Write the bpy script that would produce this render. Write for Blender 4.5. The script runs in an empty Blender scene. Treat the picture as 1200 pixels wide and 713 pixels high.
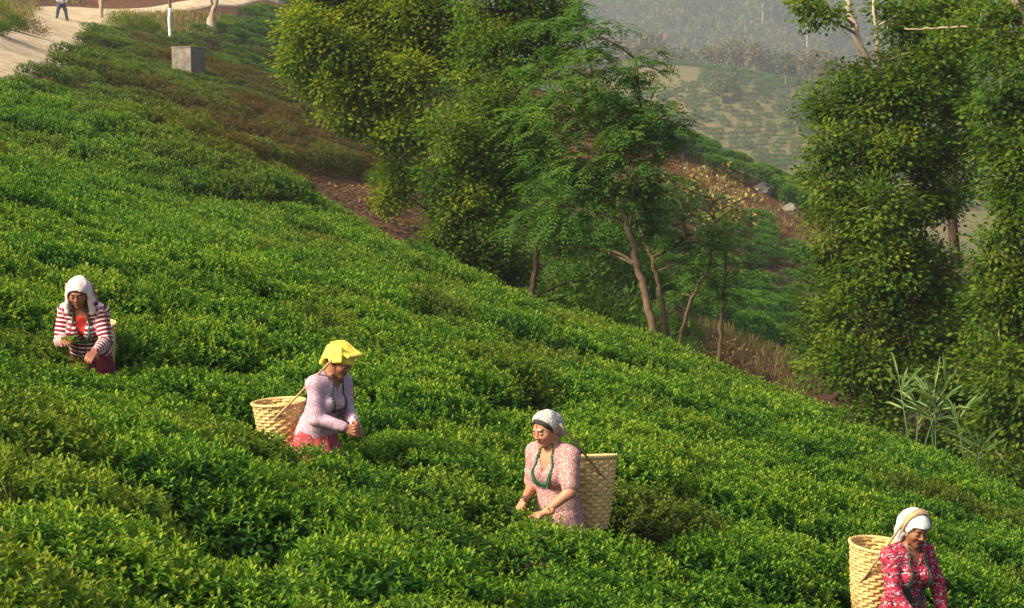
import bpy, math, random
import numpy as np
from mathutils import Vector, Matrix, Euler

# ------------------------------------------------------------------ camera
F = 2333.0                       # focal length in photo pixels (1200 wide), 70 mm on 36 mm
HOR = 152.0                      # photo row of the eye level
PITCH = math.atan((356.5 - HOR) / F)
scene = bpy.context.scene
COL = scene.collection
cam_d = bpy.data.cameras.new('camera')
cam_d.lens = 70.0; cam_d.sensor_width = 36.0; cam_d.sensor_fit = 'HORIZONTAL'
cam_d.clip_start = 0.1; cam_d.clip_end = 6000
cam = bpy.data.objects.new('camera', cam_d); COL.objects.link(cam)
cam.location = (0, 0, 0)
cam.rotation_euler = (math.pi / 2 - PITCH, 0, 0)
scene.camera = cam

# ------------------------------------------------------------------ sky and sun
SUN_DIR = Vector((-0.68, -0.42, 0.60)).normalized()      # towards the sun
SUN_EL = math.asin(SUN_DIR.z); SUN_ROT = math.atan2(SUN_DIR.x, SUN_DIR.y)
world = bpy.data.worlds.new('World'); scene.world = world; world.use_nodes = True
wn = world.node_tree.nodes; wl = world.node_tree.links; wn.clear()
sky = wn.new('ShaderNodeTexSky'); sky.sky_type = 'NISHITA'; sky.sun_disc = False
sky.sun_elevation = SUN_EL; sky.sun_rotation = SUN_ROT
sky.air_density = 1.0; sky.dust_density = 7.0; sky.altitude = 400
bg = wn.new('ShaderNodeBackground'); bg.inputs['Strength'].default_value = 0.12
wo = wn.new('ShaderNodeOutputWorld')
wl.new(sky.outputs[0], bg.inputs[0]); wl.new(bg.outputs[0], wo.inputs[0])
sun_d = bpy.data.lights.new('sun', 'SUN'); sun_d.energy = 4.5; sun_d.angle = math.radians(12)
sun_d.color = (1.0, 0.87, 0.64)
sun = bpy.data.objects.new('sun', sun_d); COL.objects.link(sun)
sun.rotation_euler = SUN_DIR.to_track_quat('Z', 'Y').to_euler()
scene.view_settings.view_transform = 'Standard'
scene.view_settings.look = 'None'
scene.view_settings.gamma = 1.0
scene.view_settings.exposure = 0.9
scene.render.engine = 'CYCLES'
scene.cycles.use_denoising = True
scene.cycles.max_bounces = 6
scene.cycles.diffuse_bounces = 3
scene.cycles.glossy_bounces = 2
scene.cycles.transmission_bounces = 4
scene.cycles.volume_bounces = 1
scene.cycles.transparent_max_bounces = 12

# ------------------------------------------------------------------ helpers
CP, SP = math.cos(PITCH), math.sin(PITCH)
def at(px, py, y):
    """photo pixel -> world point at world distance y along the view."""
    u = (px - 600.0) / F; v = -(py - 356.5) / F
    Y = CP + v * SP; Z = v * CP - SP
    k = y / Y
    return np.array([u * k, y, Z * k])
def proj(P):
    P = np.atleast_2d(np.asarray(P, float))
    d = P[:, 1] * CP - P[:, 2] * SP
    v = (P[:, 1] * SP + P[:, 2] * CP) / np.maximum(d, 1e-6)
    return np.stack([600 + F * P[:, 0] / np.maximum(d, 1e-6), 356.5 - F * v], 1)
def nrm(v):
    v = np.asarray(v, float)
    return v / np.maximum(np.linalg.norm(v, axis=-1, keepdims=True), 1e-9)
def smooth(a, b, x):
    t = np.clip((x - a) / (b - a), 0, 1); return t * t * (3 - 2 * t)
def tag(o, label=None, cat=None, group=None, kind=None):
    if label: o['label'] = label
    if cat: o['category'] = cat
    if group: o['group'] = group
    if kind: o['kind'] = kind
    return o
def empty(name, loc=(0, 0, 0), rz=0.0):
    o = bpy.data.objects.new(name, None); COL.objects.link(o)
    o.empty_display_size = 0.2; o.location = tuple(loc); o.rotation_euler = (0, 0, rz); return o
def mesh_np(name, V, faces_list, attrs=None, smooth_sh=False):
    """V (n,3); faces_list: list of int arrays (m,k)."""
    me = bpy.data.meshes.new(name)
    V = np.ascontiguousarray(V, dtype=np.float32)
    me.vertices.add(len(V)); me.vertices.foreach_set('co', V.ravel())
    loops = np.concatenate([f.ravel() for f in faces_list]).astype(np.int32)
    tot = np.concatenate([np.full(len(f), f.shape[1], np.int32) for f in faces_list])
    start = np.concatenate([[0], np.cumsum(tot)[:-1]]).astype(np.int32)
    me.loops.add(len(loops)); me.loops.foreach_set('vertex_index', loops)
    me.polygons.add(len(tot)); me.polygons.foreach_set('loop_start', start)
    if smooth_sh: me.polygons.foreach_set('use_smooth', np.ones(len(tot), bool))
    for k, a in (attrs or {}).items():
        a = np.asarray(a, np.float32)
        if a.ndim == 1:
            me.attributes.new(k, 'FLOAT', 'POINT').data.foreach_set('value', a)
        else:
            if a.shape[1] == 3: a = np.concatenate([a, np.ones((len(a), 1), np.float32)], 1)
            me.attributes.new(k, 'FLOAT_COLOR', 'POINT').data.foreach_set('color', a.ravel())
    me.update(calc_edges=True); me.validate()
    return me
def obj(name, me, mat=None, parent=None, loc=None):
    o = bpy.data.objects.new(name, me); COL.objects.link(o)
    if mat is not None and len(me.materials) == 0: me.materials.append(mat)
    if parent is not None: o.parent = parent
    if loc is not None: o.location = tuple(loc)
    return o

class MB:
    """collects pieces of geometry for one mesh"""
    def __init__(s): s.V = []; s.Q = []; s.T = []; s.n = 0
    def add(s, V, Q=None, T=None):
        V = np.asarray(V, float)
        if Q is not None and len(Q): s.Q.append(np.asarray(Q, int) + s.n)
        if T is not None and len(T): s.T.append(np.asarray(T, int) + s.n)
        s.V.append(V); s.n += len(V)
    def tube(s, pts, rad, sides=7, cap=True):
        pts = np.asarray(pts, float); n = len(pts)
        rad = np.broadcast_to(np.asarray(rad, float), (n,))
        tan = nrm(np.gradient(pts, axis=0))
        ref = np.array([0.31, 0.17, 0.93]) if abs(tan[0][2]) < 0.9 else np.array([1.0, 0.1, 0.0])
        a = nrm(np.cross(tan, ref)); b = np.cross(tan, a)
        th = np.linspace(0, 2 * np.pi, sides, endpoint=False)
        V = pts[:, None] + rad[:, None, None] * (np.cos(th)[None, :, None] * a[:, None] + np.sin(th)[None, :, None] * b[:, None])
        V = V.reshape(-1, 3)
        i = np.arange(n - 1)[:, None] * sides; j = np.arange(sides)[None]; j2 = (j + 1) % sides
        Q = np.stack([i + j, i + j2, i + sides + j2, i + sides + j], -1).reshape(-1, 4)
        T = None
        if cap:
            V = np.concatenate([V, pts[-1:] + tan[-1:] * rad[-1] * 0.5, pts[:1]])
            jj = np.arange(sides); base = (n - 1) * sides
            T = np.concatenate([np.stack([base + jj, base + (jj + 1) % sides, np.full(sides, n * sides)], 1),
                                np.stack([(jj + 1) % sides, jj, np.full(sides, n * sides + 1)], 1)])
        s.add(V, Q, T)
    def box(s, c, h):
        c = np.asarray(c, float); h = np.asarray(h, float)
        V = np.array([[x, y, z] for x in (-1, 1) for y in (-1, 1) for z in (-1, 1)]) * h + c
        s.add(V, [[0, 1, 3, 2], [4, 6, 7, 5], [0, 4, 5, 1], [2, 3, 7, 6], [0, 2, 6, 4], [1, 5, 7, 3]])
    def mesh(s, name, attrs=None, smooth_sh=True):
        fl = []
        if s.Q: fl.append(np.concatenate(s.Q))
        if s.T: fl.append(np.concatenate(s.T))
        return mesh_np(name, np.concatenate(s.V), fl, attrs, smooth_sh)

def leaf_geo(P, D, N, L, Wd, six=False):
    """leaves: base P, direction D, normal N, length L, width Wd -> V, quads / tris, verts per leaf"""
    D = nrm(D); S = nrm(np.cross(D, N)); N = np.cross(S, D)
    L = np.asarray(L)[:, None]; Wd = np.asarray(Wd)[:, None]
    n = len(P); o = np.arange(n)[:, None]
    if six:
        fold = 0.22
        T = P + D * L - N * L * 0.12
        V = np.stack([P, P + D * L * .3 + S * Wd * .5 + N * Wd * fold, P + D * L * .68 + S * Wd * .42 + N * Wd * fold * .6,
                      T, P + D * L * .68 - S * Wd * .42 + N * Wd * fold * .6, P + D * L * .3 - S * Wd * .5 + N * Wd * fold], 1)
        Q = np.concatenate([o * 6 + np.array([[0, 1, 2, 3]]), o * 6 + np.array([[3, 4, 5, 0]])])
        return V.reshape(-1, 3), Q, 6
    V = np.stack([P, P + D * L * .45 + S * Wd * .5 + N * Wd * .15, P + D * L, P + D * L * .45 - S * Wd * .5 + N * Wd * .15], 1)
    T = np.concatenate([o * 4 + np.array([[0, 1, 2]]), o * 4 + np.array([[2, 3, 0]])])
    return V.reshape(-1, 3), T, 4

# ------------------------------------------------------------------ node helpers
def mat_new(name):
    m = bpy.data.materials.new(name); m.use_nodes = True
    nt = m.node_tree; nt.nodes.clear()
    out = nt.nodes.new('ShaderNodeOutputMaterial')
    return m, nt, out
def nd(nt, typ, **kw):
    n = nt.nodes.new(typ)
    for k, v in kw.items():
        if k.startswith('i_'):
            n.inputs[int(k[2:]) if k[2:].isdigit() else k[2:].replace('_', ' ')].default_value = v
        else: setattr(n, k, v)
    return n
def ramp(nt, fac, stops, interp='LINEAR'):
    r = nt.nodes.new('ShaderNodeValToRGB'); r.color_ramp.interpolation = interp
    e = r.color_ramp.elements
    while len(e) < len(stops): e.new(0.5)
    for el, (p, c) in zip(e, stops):
        el.position = p; el.color = (*c, 1) if len(c) == 3 else c
    if fac is not None: nt.links.new(fac, r.inputs[0])
    return r.outputs[0]
def mixc(nt, fac, a, b, mode='MIX'):
    m = nt.nodes.new('ShaderNodeMix'); m.data_type = 'RGBA'; m.blend_type = mode
    for sock, v in ((m.inputs[0], fac), (m.inputs[6], a), (m.inputs[7], b)):
        if hasattr(v, 'links'): nt.links.new(v, sock)
        else: sock.default_value = v if not isinstance(v, tuple) or len(v) == 4 else (*v, 1)
    return m.outputs[2]
def math_n(nt, op, a, b=None, c=None):
    m = nt.nodes.new('ShaderNodeMath'); m.operation = op
    for s, v in zip(m.inputs, (a, b, c)):
        if v is None: continue
        if hasattr(v, 'links'): nt.links.new(v, s)
        else: s.default_value = v
    return m.outputs[0]
def noise(nt, scale, detail=3, vec=None, rough=.55):
    n = nd(nt, 'ShaderNodeTexNoise'); n.inputs['Scale'].default_value = scale
    n.inputs['Detail'].default_value = detail; n.inputs['Roughness'].default_value = rough
    if vec is not None: nt.links.new(vec, n.inputs['Vector'])
    return n.outputs['Fac']
def principled(nt, out, col, rough=.8, bump=None, bstr=.3, bdist=.01, spec=.3):
    p = nd(nt, 'ShaderNodeBsdfPrincipled')
    if hasattr(col, 'links'): nt.links.new(col, p.inputs['Base Color'])
    else: p.inputs['Base Color'].default_value = (*col, 1)
    p.inputs['Roughness'].default_value = rough
    p.inputs['Specular IOR Level'].default_value = spec
    if bump is not None:
        b = nd(nt, 'ShaderNodeBump'); b.inputs['Strength'].default_value = bstr; b.inputs['Distance'].default_value = bdist
        nt.links.new(bump, b.inputs['Height']); nt.links.new(b.outputs[0], p.inputs['Normal'])
    nt.links.new(p.outputs[0], out.inputs[0]); return p

def leaf_mat(name, stops, transl=.3, rough=.42, tinted=False, spec=.4, bronze=(.105, .048, .016)):
    m, nt, out = mat_new(name)
    a = nd(nt, 'ShaderNodeAttribute', attribute_name='lr')
    oi = nd(nt, 'ShaderNodeObjectInfo')
    f = math_n(nt, 'ADD', a.outputs['Fac'], math_n(nt, 'MULTIPLY', math_n(nt, 'SUBTRACT', oi.outputs['Random'], .5), .14))
    if tinted:
        fr = nd(nt, 'ShaderNodeAttribute', attribute_name='fresh', attribute_type='INSTANCER')
        f = math_n(nt, 'ADD', f, fr.outputs['Fac'])
    col = ramp(nt, f, stops)
    if tinted:
        ti = nd(nt, 'ShaderNodeAttribute', attribute_name='tint', attribute_type='INSTANCER')
        k = math_n(nt, 'MULTIPLY', ti.outputs['Fac'], math_n(nt, 'ADD', math_n(nt, 'MULTIPLY', a.outputs['Fac'], .7), .45))
        mn = nt.nodes.new('ShaderNodeClamp'); nt.links.new(k, mn.inputs[0]); mn.inputs[2].default_value = .9
        col = mixc(nt, mn.outputs[0], col, bronze)
    p = nd(nt, 'ShaderNodeBsdfPrincipled'); nt.links.new(col, p.inputs['Base Color'])
    p.inputs['Roughness'].default_value = rough; p.inputs['Specular IOR Level'].default_value = spec
    t = nd(nt, 'ShaderNodeBsdfTranslucent')
    tc = mixc(nt, 1.0, col, (1.25, 1.25, .55, 1), 'MULTIPLY'); nt.links.new(tc, t.inputs[0])
    mx = nd(nt, 'ShaderNodeMixShader'); mx.inputs[0].default_value = transl
    nt.links.new(p.outputs[0], mx.inputs[1]); nt.links.new(t.outputs[0], mx.inputs[2])
    nt.links.new(mx.outputs[0], out.inputs[0]); return m
def bark_mat(name, c1, c2, scale=9):
    m, nt, out = mat_new(name)
    tc = nd(nt, 'ShaderNodeTexCoord'); mp = nd(nt, 'ShaderNodeMapping'); mp.inputs['Scale'].default_value = (1, 1, .25)
    nt.links.new(tc.outputs['Object'], mp.inputs[0])
    n = noise(nt, scale, 6, mp.outputs[0], .65)
    principled(nt, out, ramp(nt, n, [(.3, c1), (.7, c2)]), .9, n, .7, .03, .15); return m

M = {}
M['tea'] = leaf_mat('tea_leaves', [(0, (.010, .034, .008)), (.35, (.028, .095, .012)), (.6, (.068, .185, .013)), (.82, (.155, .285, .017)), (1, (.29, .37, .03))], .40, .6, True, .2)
M['broad'] = leaf_mat('broad_leaves', [(0, (.024, .06, .008)), (.4, (.07, .145, .013)), (.7, (.15, .215, .015)), (1, (.28, .28, .02))], .5, .6, spec=.18)
M['yellowish'] = leaf_mat('yellow_green_leaves', [(0, (.05, .10, .008)), (.4, (.125, .205, .012)), (.7, (.26, .30, .016)), (1, (.44, .37, .02))], .52, .6, spec=.18)
M['midgreen'] = leaf_mat('mid_green_leaves', [(0, (.03, .07, .008)), (.4, (.085, .165, .012)), (.7, (.19, .25, .015)), (1, (.34, .32, .02))], .5, .6, spec=.18)
M['pinnate'] = leaf_mat('pinnate_leaves', [(0, (.03, .08, .016)), (.45, (.08, .175, .026)), (.75, (.145, .24, .03)), (1, (.22, .29, .035))], .5, .6, spec=.18)
M['dry_leaf'] = leaf_mat('dry_leaves', [(0, (.06, .035, .012)), (.4, (.16, .09, .03)), (.7, (.32, .22, .07)), (1, (.42, .34, .12))], .3, .7)
M['grass'] = leaf_mat('dry_grass', [(0, (.06, .08, .015)), (.4, (.15, .15, .03)), (.7, (.26, .20, .06)), (1, (.36, .22, .09))], .3, .7)
M['reed'] = leaf_mat('reed_leaves', [(0, (.06, .12, .03)), (.5, (.13, .22, .06)), (1, (.25, .33, .10))], .35, .45)
M['wood_far'] = leaf_mat('far_leaves', [(0, (.02, .045, .014)), (.4, (.045, .085, .02)), (.7, (.085, .11, .025)), (1, (.18, .12, .045))], .2, .7, True, .2, (.17, .10, .055))
M['bark'] = bark_mat('brown_bark', (.06, .04, .024), (.19, .13, .08))
M['bark_pale'] = bark_mat('pale_bark', (.22, .15, .09), (.50, .40, .29))
M['bark_dark'] = bark_mat('dark_bark', (.03, .02, .013), (.085, .058, .036))
M['stem'] = bark_mat('tea_wood', (.025, .017, .01), (.07, .05, .032), 30)

rng = np.random.default_rng(7)

# ------------------------------------------------------------------ terrain
TEA_H = 0.80
CTRL = []
def cp(px, py, d, tea=False):
    p = at(px, py, d)
    if tea: p[2] -= TEA_H
    CTRL.append(p)
def cw(x, y, z): CTRL.append(np.array([x, y, z], float))
EDGE = [(1330, 640, 22.5), (1200, 588, 23), (1050, 516, 24), (900, 460, 25), (800, 418, 26), (700, 389, 27), (600, 350, 28.5), (510, 310, 30.5), (400, 255, 35), (330, 219, 39), (270, 194, 43)]
for e in EDGE: cp(*e, True)
for y in (-14, -6, 1, 6, 10):
    for x in (-38, -20, -10, -5, -2, 0.5, 3, 7):
        cw(x, y, -2.29 - .3 * x - TEA_H)
for y in (14, 18, 22):
    for x in (-30, -14, -7, -3.6, -1, 1.5, 4):
        cw(x, y, -2.29 - .3 * x - TEA_H - (0.12 if -5 < x < -2 and y < 16 else 0))
cp(100, 418, 14.6, True); cp(372, 507, 13.3, True); cp(650, 594, 12.6, True); cp(1055, 722, 12.6, True)
for px, py, d in [(0, 190, 27), (120, 190, 33), (0, 120, 42), (120, 130, 46), (220, 150, 47), (180, 180, 40), (60, 240, 24), (220, 230, 32), (350, 260, 30.5), (460, 310, 27.5)]:
    cp(px, py, d, True)
# upper left: tea up to the path, bronze slope, green slope behind
for px, py, d in [(100, 88, 58), (200, 98, 62), (60, 62, 72), (130, 50, 85), (200, 76, 74), (260, 110, 66), (300, 150, 58), (340, 180, 55),
                  (260, 70, 84), (320, 100, 80), (380, 145, 70), (420, 180, 66),
                  (250, 30, 108), (320, 12, 122), (400, 20, 130), (400, 80, 112), (350, 110, 96), (430, 120, 104), (460, 150, 98), (500, 60, 120), (520, 140, 105)]:
    cp(px, py, d, True)
for px, py, d in [(0, 80, 58), (25, 66, 66), (52, 46, 80), (72, 27, 102), (115, 19, 108), (-60, 100, 52), (200, 17, 114), (260, 8, 120), (310, 0, 128),
                  (0, 52, 72), (20, 22, 92), (-60, 40, 70), (70, 8, 118), (70, -25, 135), (200, -12, 134), (300, -25, 146), (0, -30, 120), (420, -10, 150),
                  # brown earth in the head of the gully
                  (380, 222, 50), (430, 232, 50), (460, 262, 47), (500, 300, 44), (540, 240, 55), (560, 300, 50)]:
    cp(px, py, d)
# gully floor
for x, y, z in [(1.5, 34, -6.6), (-1.5, 37, -5.6), (4, 31, -7.2), (7.5, 29, -8.0), (11, 27, -9.0), (-4, 41, -4.6), (2, 42, -7.4), (7, 40, -8.6), (13, 38, -9.8), (20, 30, -10.5), (20, 45, -11), (32, 40, -12), (4, 50, -7.4), (12, 50, -9.4),
                (30, 20, -12), (40, 5, -15), (45, 70, -12), (38, 110, -11)]:
    cw(x, y, z)
# the spur across the gully
for px, py, d in [(840, 408, 57), (940, 455, 55), (760, 392, 58), (830, 384, 61), (940, 425, 59), (760, 350, 66), (1040, 470, 60)]:
    cp(px, py, d)
for px, py, d in [(850, 335, 74), (905, 372, 68), (930, 398, 64), (800, 275, 84), (900, 292, 86), (945, 335, 82), (700, 300, 72)]:
    cp(px, py, d, True)
for px, py, d in [(850, 236, 97), (940, 288, 95), (800, 205, 100), (780, 172, 108), (840, 192, 110), (900, 217, 112), (960, 262, 114), (1010, 300, 114), (700, 132, 106), (600, 100, 112), (660, 220, 90),
                  (900, 240, 135), (800, 200, 135), (1000, 300, 135), (1120, 330, 110), (1160, 270, 150)]:
    cp(px, py, d)
CTRL = np.array(CTRL)
def rbf_k(r2): return np.sqrt(r2 + 2.2 ** 2)
_n = len(CTRL)
_A = rbf_k(((CTRL[:, None, :2] - CTRL[None, :, :2]) ** 2).sum(-1)) - 0.0
_A[np.arange(_n), np.arange(_n)] -= 0.08
_Pm = np.concatenate([np.ones((_n, 1)), CTRL[:, :2]], 1)
_B = np.block([[_A, _Pm], [_Pm.T, np.zeros((3, 3))]])
_w = np.linalg.solve(_B, np.concatenate([CTRL[:, 2], np.zeros(3)]))
def wav(x, y, s, seed):
    r = np.random.default_rng(seed); v = 0
    for k in range(7):
        a = r.uniform(0, 6.28); f = (0.6 + 0.25 * k) / s; p = r.uniform(0, 6.28)
        v = v + np.sin((x * math.cos(a) + y * math.sin(a)) * f * 6.28 + p) / (1 + .5 * k)
    return v / 3.2
def H(x, y):
    x = np.atleast_1d(np.asarray(x, float)); y = np.atleast_1d(np.asarray(y, float))
    z = np.empty(len(x))
    for i in range(0, len(x), 20000):
        xx = x[i:i + 20000]; yy = y[i:i + 20000]
        r2 = (xx[:, None] - CTRL[None, :, 0]) ** 2 + (yy[:, None] - CTRL[None, :, 1]) ** 2
        z[i:i + 20000] = rbf_k(r2) @ _w[:_n] + _w[_n] + _w[_n + 1] * xx + _w[_n + 2] * yy
    far = (-20 + 37 * np.exp(-((x - 44) / 78) ** 2 - ((y - 620) / 130) ** 2) + 20 * np.exp(-((x - 170) / 85) ** 2 - ((y - 560) / 120) ** 2)
           + 75 * np.exp(-((x + 120) / 75) ** 2 - ((y - 250) / 110) ** 2)
           + 230 * smooth(760, 2000, y) + (wav(x, y, 420, 3) * 22 + wav(x, y, 150, 4) * 8) * smooth(730, 1200, y) + wav(x, y, 45, 5) * 1.2)
    b = smooth(132, 195, y)
    return z * (1 - b) + far * b
def H1(x, y): return float(H([x], [y])[0])
def Hn(x, y):
    e = .25
    gx = (H(x + e, y) - H(x - e, y)) / (2 * e); gy = (H(x, y + e) - H(x, y - e)) / (2 * e)
    return nrm(np.stack([-gx, -gy, np.ones_like(gx)], 1))

ys = np.concatenate([np.linspace(-15, 60, 170), np.linspace(60.6, 150, 110), np.geomspace(152, 2400, 130)])
ss = np.linspace(-1, 1, 250); ss = np.sign(ss) * np.abs(ss) ** 1.25
hw = 42 + .55 * np.maximum(ys, 0)
GX = hw[:, None] * ss[None]; GY = np.repeat(ys[:, None], len(ss), 1)
GZ = H(GX.ravel(), GY.ravel())
GZ = GZ + wav(GX.ravel(), GY.ravel(), 2.5, 9) * .05
nr, nc = GX.shape
i = np.arange(nr - 1)[:, None] * nc; j = np.arange(nc - 1)[None]
GQ = np.stack([i + j, i + j + 1, i + nc + j + 1, i + nc + j], -1).reshape(-1, 4)
m, nt, out = mat_new('soil')
geo = nd(nt, 'ShaderNodeNewGeometry')
n1 = noise(nt, .22, 5, geo.outputs['Position']); n2 = noise(nt, 5.0, 6, geo.outputs['Position'], .7); n3 = noise(nt, .06, 5, geo.outputs['Position'])
soil = ramp(nt, n2, [(.25, (.035, .018, .011)), (.5, (.085, .044, .027)), (.75, (.19, .115, .07))])
litter = ramp(nt, n2, [(.3, (.05, .018, .009)), (.55, (.115, .048, .024)), (.8, (.22, .115, .055))])
near_c = mixc(nt, ramp(nt, n1, [(.4, (0, 0, 0)), (.6, (1, 1, 1))]), soil, litter)
farc = ramp(nt, n3, [(.35, (.06, .075, .02)), (.48, (.11, .10, .035)), (.6, (.15, .11, .045)), (.75, (.075, .08, .025))])
sp = nd(nt, 'ShaderNodeSeparateXYZ'); nt.links.new(geo.outputs['Position'], sp.inputs[0])
mr = nd(nt, 'ShaderNodeMapRange'); nt.links.new(sp.outputs[1], mr.inputs[0]); mr.inputs[1].default_value = 125; mr.inputs[2].default_value = 190
principled(nt, out, mixc(nt, mr.outputs[0], near_c, farc), .95, n2, .8, .08, .1)
M['soil'] = m
tag(obj('ground', mesh_np('ground', np.stack([GX.ravel(), GY.ravel(), GZ], 1), [GQ], smooth_sh=True), M['soil']), kind='structure')

# ------------------------------------------------------------------ dirt path
def path_mesh(name, ctr, wid, lift=.07):
    ctr = np.array(ctr); wid = np.array(wid)
    t = np.linspace(0, len(ctr) - 1, 90); k = np.arange(len(ctr))
    x = np.interp(t, k, ctr[:, 0]); y = np.interp(t, k, ctr[:, 1]); w = np.interp(t, k, wid)
    for _ in range(6):
        x[1:-1] = (x[:-2] + x[1:-1] * 2 + x[2:]) / 4; y[1:-1] = (y[:-2] + y[1:-1] * 2 + y[2:]) / 4
    tx = np.gradient(x); ty = np.gradient(y); l = np.hypot(tx, ty); nx_, ny_ = -ty / l, tx / l
    s = np.linspace(-1, 1, 15)
    ww = w[:, None] * s[None] * (1 + .08 * np.sin(t * 5.1)[:, None])
    X = x[:, None] + nx_[:, None] * ww; Y = y[:, None] + ny_[:, None] * ww
    Z = H(X.ravel(), Y.ravel()) + lift - .12 * (np.abs(np.tile(s, len(t))) > .95)
    a = np.arange(len(t) - 1)[:, None] * 15; b = np.arange(14)[None]
    Q = np.stack([a + b, a + b + 1, a + 16 + b, a + 15 + b], -1).reshape(-1, 4)
    return mesh_np(name, np.stack([X.ravel(), Y.ravel(), Z], 1), [Q], smooth_sh=True)
m, nt, out = mat_new('dirt_path')
geo = nd(nt, 'ShaderNodeNewGeometry')
n2 = noise(nt, 1.4, 7, geo.outputs['Position'], .65)
principled(nt, out, ramp(nt, n2, [(.3, (.30, .22, .13)), (.55, (.50, .39, .25)), (.75, (.60, .49, .33))]), .95, n2, .5, .06, .1)
M['path'] = m
PATH = [at(-140, 118, 50), at(-60, 100, 53), at(5, 74, 61), at(40, 55, 74), at(58, 40, 88), at(80, 24, 104), at(120, 17, 111), at(190, 14, 116), at(255, 7, 122), at(310, -1, 130), at(380, -14, 142)]
tag(obj('path', path_mesh('path', [(p[0], p[1]) for p in PATH], [1.3, 1.3, 1.3, 1.4, 1.5, 2.4, 2.0, 1.2, .8, .7, .7]), M['path']), kind='structure')
PATHXY = np.array([(p[0], p[1]) for p in PATH]); _t = np.linspace(0, len(PATHXY) - 1, 200)
PATHXY = np.stack([np.interp(_t, np.arange(len(PATHXY)), PATHXY[:, 0]), np.interp(_t, np.arange(len(PATHXY)), PATHXY[:, 1])], 1)

# ------------------------------------------------------------------ tea bushes
def tea_variant(seed, shoots, leaf_l, inner, six, R=.56, h=TEA_H):
    r = np.random.default_rng(seed)
    ph = r.uniform(0, 6.28, 6)
    def rad(th): return R * (1 + .10 * np.sin(2 * th + ph[0]) + .08 * np.sin(3 * th + ph[1]) + .05 * np.sin(5 * th + ph[2]))
    def bump(x, y): return .030 * np.sin(x * 11 + ph[3]) * np.cos(y * 9 + ph[4]) + .022 * np.sin(x * 21 + y * 17 + ph[5]) + .02 * np.sin(y * 26 - x * 8 + ph[0])
    def surf(n, inset=0.0):
        k = int(n * .62); th = r.uniform(0, 6.28, n); Rr = rad(th) - inset
        rho = np.sqrt(r.uniform(0, 1, n)) * Rr
        z = (h - inset) * (1 - .22 * (rho / Rr) ** 4)
        zs = r.uniform(.12, .8, n) * h; rs = Rr * (.74 + .27 * np.sin(np.clip(zs / h, 0, 1) * 1.75)) + r.normal(0, .015, n)
        side = np.arange(n) >= k
        rho = np.where(side, rs, rho); z = np.where(side, zs, z)
        P = np.stack([rho * np.cos(th), rho * np.sin(th), z], 1)
        P[:, 2] += np.where(side, 0, bump(P[:, 0], P[:, 1]))
        nz = np.where(side, .35, 1.2); out_ = np.stack([np.cos(th), np.sin(th)], 1) * (np.where(side, 1.0, (rho / Rr) ** 4 * .9))[:, None]
        return P, nrm(np.concatenate([out_, nz[:, None]], 1)), side
    P, N, side = surf(shoots)
    P = P + N * r.normal(0, .018, shoots)[:, None]
    ax = nrm(N * .7 + np.array([0, 0, .7]) + r.normal(0, .3, (shoots, 3)))
    ref = nrm(np.cross(ax, r.normal(0, 1, (shoots, 3)))); ref2 = np.cross(ax, ref)
    VV, QQ, LR = [], [], []; nb = 0; nl = 5
    tone = r.uniform(-.12, .12, shoots) + .10 * np.sin(P[:, 0] * 7 + ph[1]) * np.sin(P[:, 1] * 6 + ph[2])
    for k in range(nl):
        a = k * 2.4 + r.uniform(-.4, .4, shoots)
        el = np.interp(k, [0, nl - 1], [.15, 1.15]) + r.normal(0, .22, shoots)
        rd = ref * np.cos(a)[:, None] + ref2 * np.sin(a)[:, None]
        D = rd * np.cos(el)[:, None] + ax * np.sin(el)[:, None]
        Nn = ax * np.cos(el)[:, None] - rd * np.sin(el)[:, None] + r.normal(0, .2, (shoots, 3))
        L = leaf_l * r.uniform(.75, 1.25, shoots) * np.interp(k, [0, nl - 1], [1.15, .8])
        base = P + ax * (leaf_l * .28 * k - leaf_l * .5)
        V, Q, c = leaf_geo(base, D, Nn, L, L * r.uniform(.36, .46, shoots), six)
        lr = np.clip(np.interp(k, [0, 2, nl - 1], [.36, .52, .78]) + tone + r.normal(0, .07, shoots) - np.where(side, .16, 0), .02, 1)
        VV.append(V); QQ.append(Q + nb); nb += len(V); LR.append(np.repeat(lr, c))
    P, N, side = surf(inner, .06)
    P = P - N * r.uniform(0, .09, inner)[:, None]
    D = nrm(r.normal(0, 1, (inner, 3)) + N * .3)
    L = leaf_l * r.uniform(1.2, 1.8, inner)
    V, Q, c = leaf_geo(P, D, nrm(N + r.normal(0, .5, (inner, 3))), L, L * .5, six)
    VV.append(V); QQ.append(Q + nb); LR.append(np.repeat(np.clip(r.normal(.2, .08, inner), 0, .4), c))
    return mesh_np('tea_foliage', np.concatenate(VV), [np.concatenate(QQ)], {'lr': np.concatenate(LR)})
def stems_mesh(seed):
    r = np.random.default_rng(seed); mb = MB()
    mb.tube([(0, 0, -.12), (0.01, 0, .1), (.02, .01, .2)], [.04, .035, .028], 6)
    for k in range(9):
        a = r.uniform(0, 6.28); rr = r.uniform(.2, .5)
        e = np.array([math.cos(a) * rr, math.sin(a) * rr, r.uniform(.48, .6)])
        mb.tube([(0.01, 0, .08), e * .45 + np.array([0, 0, .03]), e], [.018, .012, .006], 5)
    return mb.mesh('tea_stems')
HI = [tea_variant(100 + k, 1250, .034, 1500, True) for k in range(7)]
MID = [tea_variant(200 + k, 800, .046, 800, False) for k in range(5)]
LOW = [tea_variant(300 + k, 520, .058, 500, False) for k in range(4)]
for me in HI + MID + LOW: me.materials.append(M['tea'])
STEM = [stems_mesh(400 + k) for k in range(3)]
for me in STEM: me.materials.append(M['stem'])

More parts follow.
